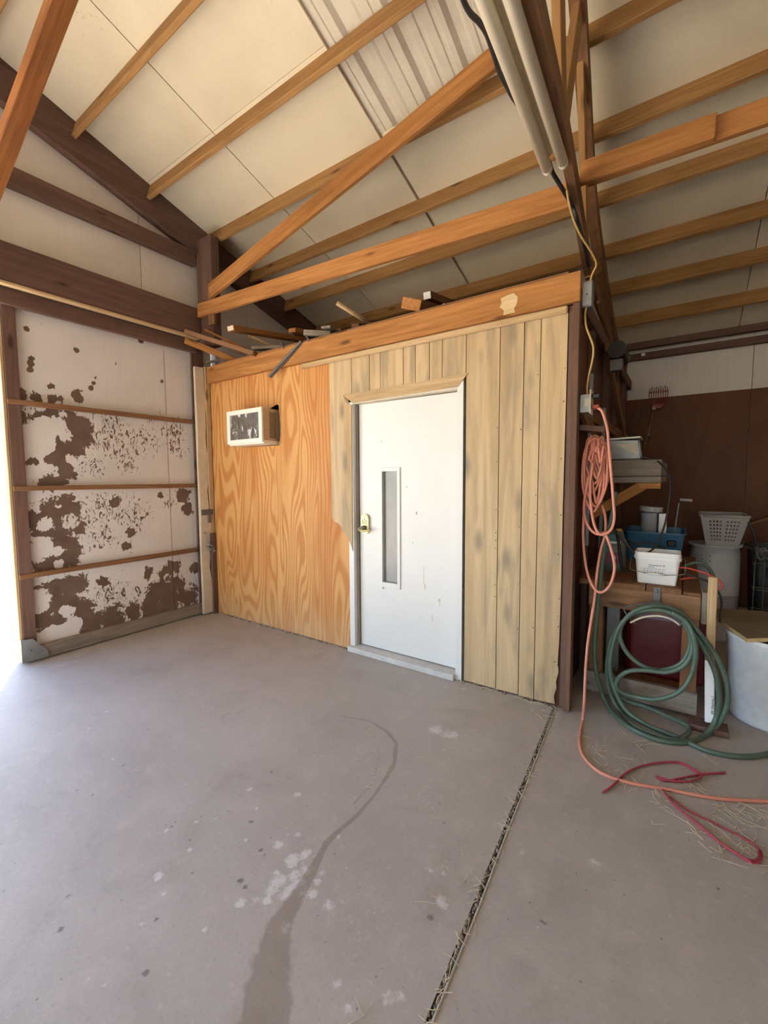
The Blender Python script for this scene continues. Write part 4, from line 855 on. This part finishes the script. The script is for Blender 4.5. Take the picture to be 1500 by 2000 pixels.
tub('pail', [(-.022, 0), (-.018, .004), (-.002, BH - .045), (.006, BH - .045), (.006, BH - .025), (.001, BH - .025), (.002, BH), (-.003, BH), (-.008, BH - .05), (-.026, .006)], BW, BD, .03, M_white, bk, (-.115, 3.29, .80))
tube('bail', [(-.243, 3.29, .965), (-.262, 3.26, .955), (-.262, 3.205, .90), (-.245, 3.178, .885), (-.115, 3.172, .868), (.015, 3.178, .885), (.032, 3.205, .90), (.032, 3.26, .955), (.013, 3.29, .965)], .0022, M_galv, bk)
tube('grip', [(-.165, 3.173, .872), (-.075, 3.173, .872)], .0075, M_white, bk)
fz = lambda z: 3.195 + .018 - .016 * ((z - .804) / .156) - .0012
text('label_print', 'Permanent #: 38', .013, (-.16, fz(.920), .920), (math.radians(95.9), 0, 0), M_inkd, bk); text('label_print', 'Reorder', .010, (-.162, fz(.908), .908), (math.radians(95.9), 0, 0), M_ink, bk)
bm = bmesh.new()
for k in range(6):
    x = -.185 + .020 * k
    for a in ((x, x + .0012, .872, .900), (x, x + .017, .899, .9002), (x + .004, x + .013, .886, .8868)): bbox_bm(bm, a[0], a[1], fz(a[3]), fz(a[2]) + .001, a[2], a[3] + .0008)
bbox_bm(bm, -.190, -.06, fz(.8708), fz(.8708) + .002, .8700, .8708)
bmobj('label_print', bm, M_ink, bk)
# feed sack and nozzle
fs_ = empty('feed_sack', (-.42, 3.5, .80), 'dull green and maroon feed sack leaning behind the orange cord', 'sack')
bm = bmesh.new(); 
for z, wd, dp in ((0, .17, .11), (.06, .19, .13), (.16, .18, .12), (.24, .16, .09), (.30, .13, .03)):
    [bm.verts.new((x, y, z)) for x, y in rrect(wd, dp, min(dp, wd) * .45, 3)]
bm.verts.ensure_lookup_table(); k = 16
for j in range(4):
    for i in range(k): bm.faces.new((bm.verts[j * k + i], bm.verts[j * k + (i + 1) % k], bm.verts[(j + 1) * k + (i + 1) % k], bm.verts[(j + 1) * k + i]))
bm.faces.new([bm.verts[i] for i in range(k)]); bm.faces.new([bm.verts[4 * k + i] for i in range(k)])
bmobj('sack_body', bm, M_sack, fs_, (-.41, 3.56, .80), smooth=True)
box('print_band', -.475, -.345, 3.488, 3.498, .86, .94, M_maroon, fs_, bev=.002); box('print_band', -.47, -.35, 3.50, 3.512, 1.005, 1.02, M_white, fs_, bev=.002); box('print_band', -.45, -.37, 3.508, 3.52, 1.03, 1.07, M_teal, fs_, bev=.002)
text('print_band', '4', .05, (-.40, 3.487, .885), (math.radians(90), 0, 0), M_white, fs_)
sp = empty('spray_wand', (-.3, 3.45, .80), 'black and grey spray wand lying against the sack', 'tool')
tube('wand', [(-0.394,3.500,1.101),(-0.339,3.460,1.057),(-0.280,3.420,0.994),(-0.226,3.380,0.940)], .014, M_grey, sp); tube('wand_hose', [(-0.385,3.500,1.123),(-0.360,3.450,1.020),(-0.341,3.420,0.916),(-0.329,3.420,0.844)], .010, M_black, sp); tube('yellow_ring', [(-0.380,3.490,1.106),(-0.347,3.490,1.108)], .010, M_yellow, sp)
bc = tube('black_cord', [(-0.236,3.420,1.618),(-0.185,3.420,1.606),(-0.132,3.400,1.580),(-0.089,3.380,1.522),(-0.066,3.360,1.439),(-0.069,3.340,1.307),(-0.086,3.320,1.174),(-0.117,3.280,1.060),(-0.162,3.250,1.000),(-0.207,3.250,0.992),(-0.251,3.280,1.005),(-0.296,3.340,1.056),(-0.253,3.380,1.030),(-0.181,3.420,1.037),(-0.077,3.400,1.007)], .0062, M_black); bc.name = 'power_cable'; tag(bc, 'black power cable drooping from the shelf down over the white bucket', 'cable')
# blue tote with pails
bt = empty('blue_tote', (-.18, 4.3, .80), 'blue plastic tote with a square hand hole on the back of the bench', 'tote')
tub('tote_body', [(-.03, 0), (0, .225), (.012, .228), (.012, .24), (-.006, .238), (-.036, .006)], .42, .50, .035, M_blue, bt, (-.18, 4.34, .80)); box('hand_hole', -.085, -.025, 4.068, 4.086, .935, .985, M_black, bt, bev=.008)
pl = empty('paint_pail', (-.215, 4.35, .82), 'white round pail standing in the blue tote with a tilted lid', 'pail')
lathe('pail_body', [(.060, .82), (.062, 1.17), (.066, 1.175), (.066, 1.185), (.058, 1.185), (.055, .84)], -.225, 4.32, M_barrel, pl, 24)
bm = bmesh.new(); sweep_bm(bm, [Vector((-.215, 4.32, 1.195)), Vector((-.212, 4.32, 1.235))], .085, 24); c = Vector((-.213, 4.32, 1.215)); bmesh.ops.translate(bm, vec=-c, verts=bm.verts)
bmobj('lid', bm, M_barrel, pl, c); 
wbx = box('white_carton', -.155, -.098, 4.28, 4.36, .82, 1.18, M_white, None, bev=.004); tag(wbx, 'narrow white carton standing in the blue tote beside the round pail', 'carton')
scp = empty('hand_tool', (0.004,4.400,1.018), 'small blue bladed hand tool with white handle behind the tote', 'tool')
tube('handle', [(-0.014,4.400,1.294),(0.046,4.400,1.291),(0.071,4.400,1.287)], .012, M_basket, scp); beam('blade', (-0.020,4.400,1.268), (-0.040,4.400,1.032), .012, .035, M_grey, scp, up=(0, 1, 0))
# red wire and dark hose on the bench end
jc = empty('jumper_cables', (.1, 3.35, .8), 'red and black jumper cables heaped at the right end of the bench', 'cables')
tube('red_cable', [[(0.000,3.250,0.917),(0.050,3.250,0.916),(0.115,3.250,0.901),(0.161,3.250,0.885),(0.196,3.250,0.864),(0.219,3.250,0.836),(0.210,3.250,0.810),(0.179,3.250,0.802)], [(0.009,3.300,0.830),(0.053,3.300,0.846),(0.105,3.300,0.852),(0.155,3.300,0.836)]], .0052, M_redw, jc)
tube('black_cable', [[(0.012,3.280,0.881),(0.065,3.280,0.867),(0.123,3.280,0.849),(0.164,3.280,0.835)], [(0.175,3.280,0.811),(0.206,3.280,0.777),(0.221,3.280,0.726),(0.221,3.280,0.662),(0.218,3.280,0.598)]], .006, M_black, jc)
o = tube('dark_hose', [(0.025,3.450,0.889),(0.071,3.450,0.918),(0.120,3.450,0.923),(0.158,3.450,0.894),(0.187,3.450,0.837),(0.200,3.450,0.765)], .011, M_hose); tag(o, 'short dark green hose arched behind the jumper cables', 'hose')
# handle stick with lettering
hs = empty('wooden_paddle', (.172, 3.10, 0), 'flat wooden paddle with white dipped foot leaning on the bench corner', 'paddle')
a, b, c = Vector((0.181,3.060,0.055)), Vector((0.166,3.060,0.423)), Vector((0.163,3.050,0.914))
beam('handle_foot', a, b, .046, .022, M_white, hs, up=(0, -1, 0), bev=.008); beam('handle_shaft', b, c, .044, .024, W['tanx'], hs, up=(0, -1, 0), bev=.009)
tx = text('stamp', 'J TRAPPER 360', .017, (a.x * .40 + b.x * .60 + .012, 3.0475, .22), (math.radians(90), math.radians(90), 0), M_inkd, hs)
# red fuel can under the bench
rc = empty('fuel_can', (-.1, 3.5, .125), 'large dark red plastic fuel can on the shelf under the bench', 'fuel can')
tub('can_body', [(-.01, 0), (0, .02), (0, .40), (-.015, .46), (-.05, .50), (-.06, .505)], .46, .28, .05, M_red, rc, (-.06, 3.52, .126))
tube('carry_handle', [(-.15, 3.42, .60), (-.12, 3.42, .655), (.0, 3.42, .665), (.05, 3.42, .63), (.06, 3.42, .55)], .016, M_red, rc); tube('spout', [(-.03, 3.40, .60), (.0, 3.39, .63), (.035, 3.385, .61)], .017, M_galv, rc)
bj = empty('dark_jug', (-.49, 3.4, 0), 'dark blue grey jug in the shade under the bench left end', 'jug')
lathe('jug_body', [(.07, .13), (.075, .15), (.075, .40), (.05, .47), (.025, .50), (.025, .53)], -.455, 3.52, plain('dark_blue_plastic', (.03, .035, .05), .5), bj, 20, 2); lathe('cap', [(.03, .525), (.03, .55)], -.455, 3.52, M_black, bj, 14, 2)
gp = box('grey_panel', -.40, -.32, 3.30, 3.34, .126, .60, M_grey, None); tag(gp, 'grey metal panel standing on edge under the bench', 'panel')
kb = box('dark_block', .085, .27, 3.02, 3.14, 0, .035, W['darkx'], None); tag(kb, 'dark timber block on the floor in front of the leaning paddle', 'block')
# white bin with plywood lid
bn = empty('white_bin', (.485, 3.44, 0), 'scuffed white plastic bin with a cut plywood lid at the right edge', 'bin')
lathe('bin_body', [(.195, .0), (.203, .01), (.236, .50), (.242, .505), (.242, .531), (.236, .531), (.225, .5), (.19, .02)], .497, 3.43, M_binw, bn, 48)
lp = [(.205, 3.62), (.218, 3.545), (.337, 3.165), (.45, 3.255), (.70, 3.25), (.80, 3.45), (.72, 3.72), (.5, 3.90), (.235, 3.80)]
lid = prism('lid', lp, .532, .555, [M_lid, M_lide], bn, axis='z')
for f in lid.data.polygons:
    if abs(f.normal.z) < .5: f.material_index = 1
# barrel and laundry basket
br = empty('barrel', (.267, 5.0, 0), 'grey white plastic barrel standing behind the bench end', 'barrel')
lathe('barrel_body', [(.176, 0), (.188, .02), (.191, .42), (.195, .425), (.191, .43), (.191, .78), (.180, .842), (.199, .853), (.199, .873), (.17, .873), (.17, .1)], .267, 5.0, M_barrel, br, 40)
for x, z in ((.17, .776), (.17, .742), (.227, .776), (.227, .73)):
    yy = 5.0 - (.191 ** 2 - (x - .267) ** 2) ** .5; tube('drilled_hole', [(x, yy - .001, z), (x, yy + .003, z)], .0045, M_black, br)
lb = empty('laundry_basket', (.30, 5.02, .873), 'grey plastic laundry basket with square holes sitting on the barrel', 'basket')
def bwall(name, P, nx, nz, solid):
    """panel with square holes between four corners P = bl, br, tr, tl"""
    bl, br_, tr_, tl = [Vector(p) for p in P]; bm = bmesh.new(); nrm = (br_ - bl).cross(tl - bl).normalized() * .004; xs_ = [0]; zs_ = [0]
    hx = .5
    for k in range(nx): xs_ += [(k + .25) / nx, (k + .80) / nx]
    for k in range(nz): zs_ += [(k + .25) / nz, (k + .80) / nz]
    xs_.append(1); zs_.append(1)
    for off in (Vector((0, 0, 0)), -nrm):
        g_ = [[bm.verts.new((bl.lerp(br_, u)).lerp(tl.lerp(tr_, u), v) + off) for u in xs_] for v in zs_]
        for j in range(len(zs_) - 1):
            for i in range(len(xs_) - 1):
                if i % 2 == 1 and j % 2 == 1 and not solid(i // 2, j // 2): continue
                bm.faces.new((g_[j][i], g_[j][i + 1], g_[j + 1][i + 1], g_[j + 1][i]))
    bmobj(name, bm, M_basket, lb, fix=False)
B0, T0 = (.193, .426, 4.84, 5.16), (.142, .483, 4.76, 5.26); zb, ztp = .877, 1.14
bwall('front_wall', ((B0[0], B0[2], zb), (B0[1], B0[2], zb), (T0[1], T0[2], ztp), (T0[0], T0[2], ztp)), 13, 8, lambda i, j: i in (0, 1, 6, 11, 12) or j in (0, 7))
bwall('back_wall', ((B0[0], B0[3], zb), (B0[1], B0[3], zb), (T0[1], T0[3], ztp), (T0[0], T0[3], ztp)), 13, 8, lambda i, j: i in (0, 1, 6, 11, 12) or j in (0, 7))
for s in (0, 1): bwall('side_wall', ((B0[s], B0[3], zb), (B0[s], B0[2], zb), (T0[s], T0[2], ztp), (T0[s], T0[3], ztp)), 18, 8, lambda i, j: i in (0, 9, 17) or j in (0, 7))
box('basket_floor', B0[0], B0[1], B0[2], B0[3], zb - .003, zb + .003, M_basket, lb, bev=0)
tube('rim', [(T0[0] + .02, T0[2], ztp), (T0[1] - .02, T0[2], ztp), (T0[1], T0[2] + .02, ztp), (T0[1], T0[3] - .02, ztp), (T0[1] - .02, T0[3], ztp), (T0[0] + .02, T0[3], ztp), (T0[0], T0[3] - .02, ztp), (T0[0], T0[2] + .02, ztp), (T0[0] + .02, T0[2], ztp)], .011, M_basket, lb, smooth_path=False)
o = tube('black_strap', [(0.472,4.750,1.099),(0.501,4.750,1.035),(0.529,4.750,0.928),(0.541,4.750,0.873),(0.502,4.750,0.874),(0.447,4.750,0.896)], .009, M_black); tag(o, 'black strap hanging off the right side of the laundry basket', 'strap')
bb = empty('black_bin', (.75, 5.0, 0), 'black plastic bin in the dark corner right of the barrel', 'bin')
tub('bin_body', [(-.04, 0), (0, .83), (.02, .84), (.02, .87), (-.01, .87), (-.05, .02)], .56, .50, .06, M_black, bb, (.80, 5.05, 0)); tube('bin_handle', [(.62, 4.78, .80), (.62, 4.755, .78), (.62, 4.755, .66), (.62, 4.78, .64)], .012, M_grey, bb)
wd_ = empty('cable_bundle', (.46, 4.7, .9), 'tangle of dark cable beside the barrel top', 'cables')
tube('cable', [[(.56 + .05 * math.sin(k * 1.7 + q), 4.62 + .05 * math.cos(k * 1.1), .86 + .05 * math.sin(k * 2.3 + q)) for k in range(9)] for q in range(3)], .006, M_grey, wd_)
cr = empty('wire_crate', (.5, 4.75, 0), 'dark wire crate stacked under the cable tangle', 'crate')
for z in (.02, .2, .38, .56, .76): tube('crate_wire', [(.51, 4.58, z), (.69, 4.58, z), (.69, 4.70, z), (.51, 4.70, z), (.51, 4.58, z)], .004, M_grey, cr, smooth_path=False)
for x in (.51, .57, .63, .69): tube('crate_wire', [(x, 4.58, .0), (x, 4.58, .80)], .004, M_grey, cr, smooth_path=False)
pol = beam('pole', (0.607,6.100,0.970), (1.288,6.100,1.293), .025, .03, W['brownx']); tag(pol, 'brown wooden pole leaning across the back wall at the right', 'pole')
# shelf on the box wall with battery charger
sf = empty('wall_shelf', (-.33, 3.7, 1.5), 'thick plank shelf braced off the box room side wall', 'shelf')
box('shelf_plank', -.573, -.118, 3.40, 4.6, 1.49, 1.60, W['greyx'], sf); box('shelf_cleat', -.573, -.12, 3.41, 4.58, 1.445, 1.488, W['greyx'], sf); box('shelf_block', -.25, -.12, 3.42, 3.50, 1.405, 1.445, W['orangex'], sf)
beam('shelf_brace', (-.545, 3.46, 1.21), (-.22, 3.46, 1.43), .04, .07, W['orangex'], sf)
chg = empty('battery_charger', (-.31, 3.5, 1.60), 'old grey metal battery charger with slanted cream face on the shelf', 'charger')
prism('charger_case', [(-.46, 1.605), (-.245, 1.605), (-.26, 1.735), (-.46, 1.742)], 3.44, 3.64, M_galv, chg); prism('face_plate', [(-.40, 1.715), (-.272, 1.712), (-.258, 1.63)], 3.434, 3.44, M_paper, chg)
prism('top_lid', [(-.46, 1.744), (-.245, 1.752), (-.25, 1.762), (-.46, 1.756)], 3.43, 3.65, M_acw, chg); box('bottom_bumper', -.46, -.235, 3.43, 3.64, 1.600, 1.612, M_black, chg); beam('corner_bar', (-.258, 3.432, 1.735), (-.238, 3.432, 1.615), .012, .012, M_grey, chg)
# fruit picker on the back wall
fp = empty('fruit_picker', (-0.316,6.150,2.114), 'red wire fruit picker basket on a thin pole against the back wall', 'tool')
tube('pole', [(-0.427,6.120,1.689),(-0.311,6.120,2.309)], .013, W['brownx'], fp, smooth_path=False); tube('socket', [(-0.315,6.110,2.290),(-0.306,6.110,2.331)], .022, M_cream, fp, smooth_path=False)
cen = Vector((-0.272,6.080,2.425))
for k in range(9):
    x = (k - 4) / 4 * .085
    tube('wire', [cen + Vector((x * .25, 0, -.10)), cen + Vector((x * .95, -.02, -.05)), cen + Vector((x * 1.1, -.02, .06)), cen + Vector((x * .9, -.02, .11 + .015 * (k % 2)))], .004, M_picker, fp, sides=6)
tube('hoop', [[cen + Vector((.095 * math.cos(t * math.pi / 8), -.025 + .05 * math.sin(t * math.pi / 8), z)) for t in range(17)] for z in (-.03, .06)], .004, M_picker, fp, sides=6)
prism('scoop', [(cen.x - .05, cen.z - .085), (cen.x + .06, cen.z - .085), (cen.x + .03, cen.z - .13), (cen.x - .02, cen.z - .13)], 6.055, 6.07, M_picker, fp)
box('hook', -.37, -.34, 6.10, YB, 1.98, 2.01, M_grey, wb)
rk = beam('dark_pole', (-0.464,6.200,2.316), (-0.597,6.200,1.664), .03, .05, W['darkx']); tag(rk, 'dark strip standing in for the shadow of the fruit picker pole on the back wall', 'pole')  # picker pole's shadow, modelled as a dark strip by the wall

# ------------------------------------------------------------------ straw litter
bm = bmesh.new(); rs = random.Random(11)
def blade(x, y, L, a, z=.003, wd=.0011):
    dx, dy = math.cos(a) * L / 2, math.sin(a) * L / 2; b = rs.uniform(-.15, .15) * L; nx, ny = -math.sin(a), math.cos(a)
    P = [Vector((x - dx, y - dy, z)), Vector((x + nx * b, y + ny * b, z + .002)), Vector((x + dx, y + dy, z + rs.uniform(0, .008)))]
    sweep_bm(bm, P, wd, 4)
ZONES = [((.05, 2.35), .22, 46), ((.25, 2.15), .16, 40), ((-.30, 2.5), .12, 16), ((.33, 2.36), .14, 34), ((-.2, 2.32), .12, 18), ((-.05, 2.75), .3, 14), ((-.62, 2.75), .10, 12)]
for (cx, cy), r, k in ZONES:
    for _ in range(k): blade(rs.gauss(cx, r * .6), rs.gauss(cy, r * .5), rs.uniform(.02, .11), rs.uniform(0, math.pi))
for _ in range(70):
    y = rs.uniform(.5, 2.7); blade(joint(y) + rs.gauss(0, .015), y, rs.uniform(.02, .06), rs.uniform(0, math.pi))
for q in [(-2.320,1.580,0.000),(-2.291,1.579,0.000),(-0.649,1.274,0.000),(-0.685,1.227,0.000),(-0.607,1.398,0.000),(-1.184,1.569,0.000),(-1.891,1.870,0.000),(-0.695,0.864,0.000),(-0.679,0.855,0.000),(-0.930,2.909,0.000),(-1.042,2.861,-0.000),(-1.192,2.852,0.000),(-1.096,1.906,0.000)]: blade(q[0], q[1], rs.uniform(.04, .10), rs.uniform(0, math.pi))
for _ in range(40): x = rs.uniform(-1.25, -.62); blade(x, 2.825 + rs.uniform(-.02, .015), rs.uniform(.02, .06), rs.gauss(0, .4))
so = bmobj('straw', bm, M_straw); tag(so, 'loose straw bits scattered on the floor around the cord and joint', 'straw', kind='stuff')
bm = bmesh.new()
for _ in range(240):
    x = rs.uniform(-2.3, -.6) if rs.random() < .75 else rs.uniform(-4.1, -2.3); r = rs.uniform(.003, .010)
    s = bmesh.ops.create_icosphere(bm, subdivisions=1, radius=r); bmesh.ops.translate(bm, vec=(x, YP - .008 - abs(rs.gauss(0, .012)), r * .3), verts=s['verts'])
do = bmobj('dirt_crumbs', bm, M_dirt); tag(do, 'dark crumbs of dirt along the foot of the partition wall', 'dirt', kind='stuff')
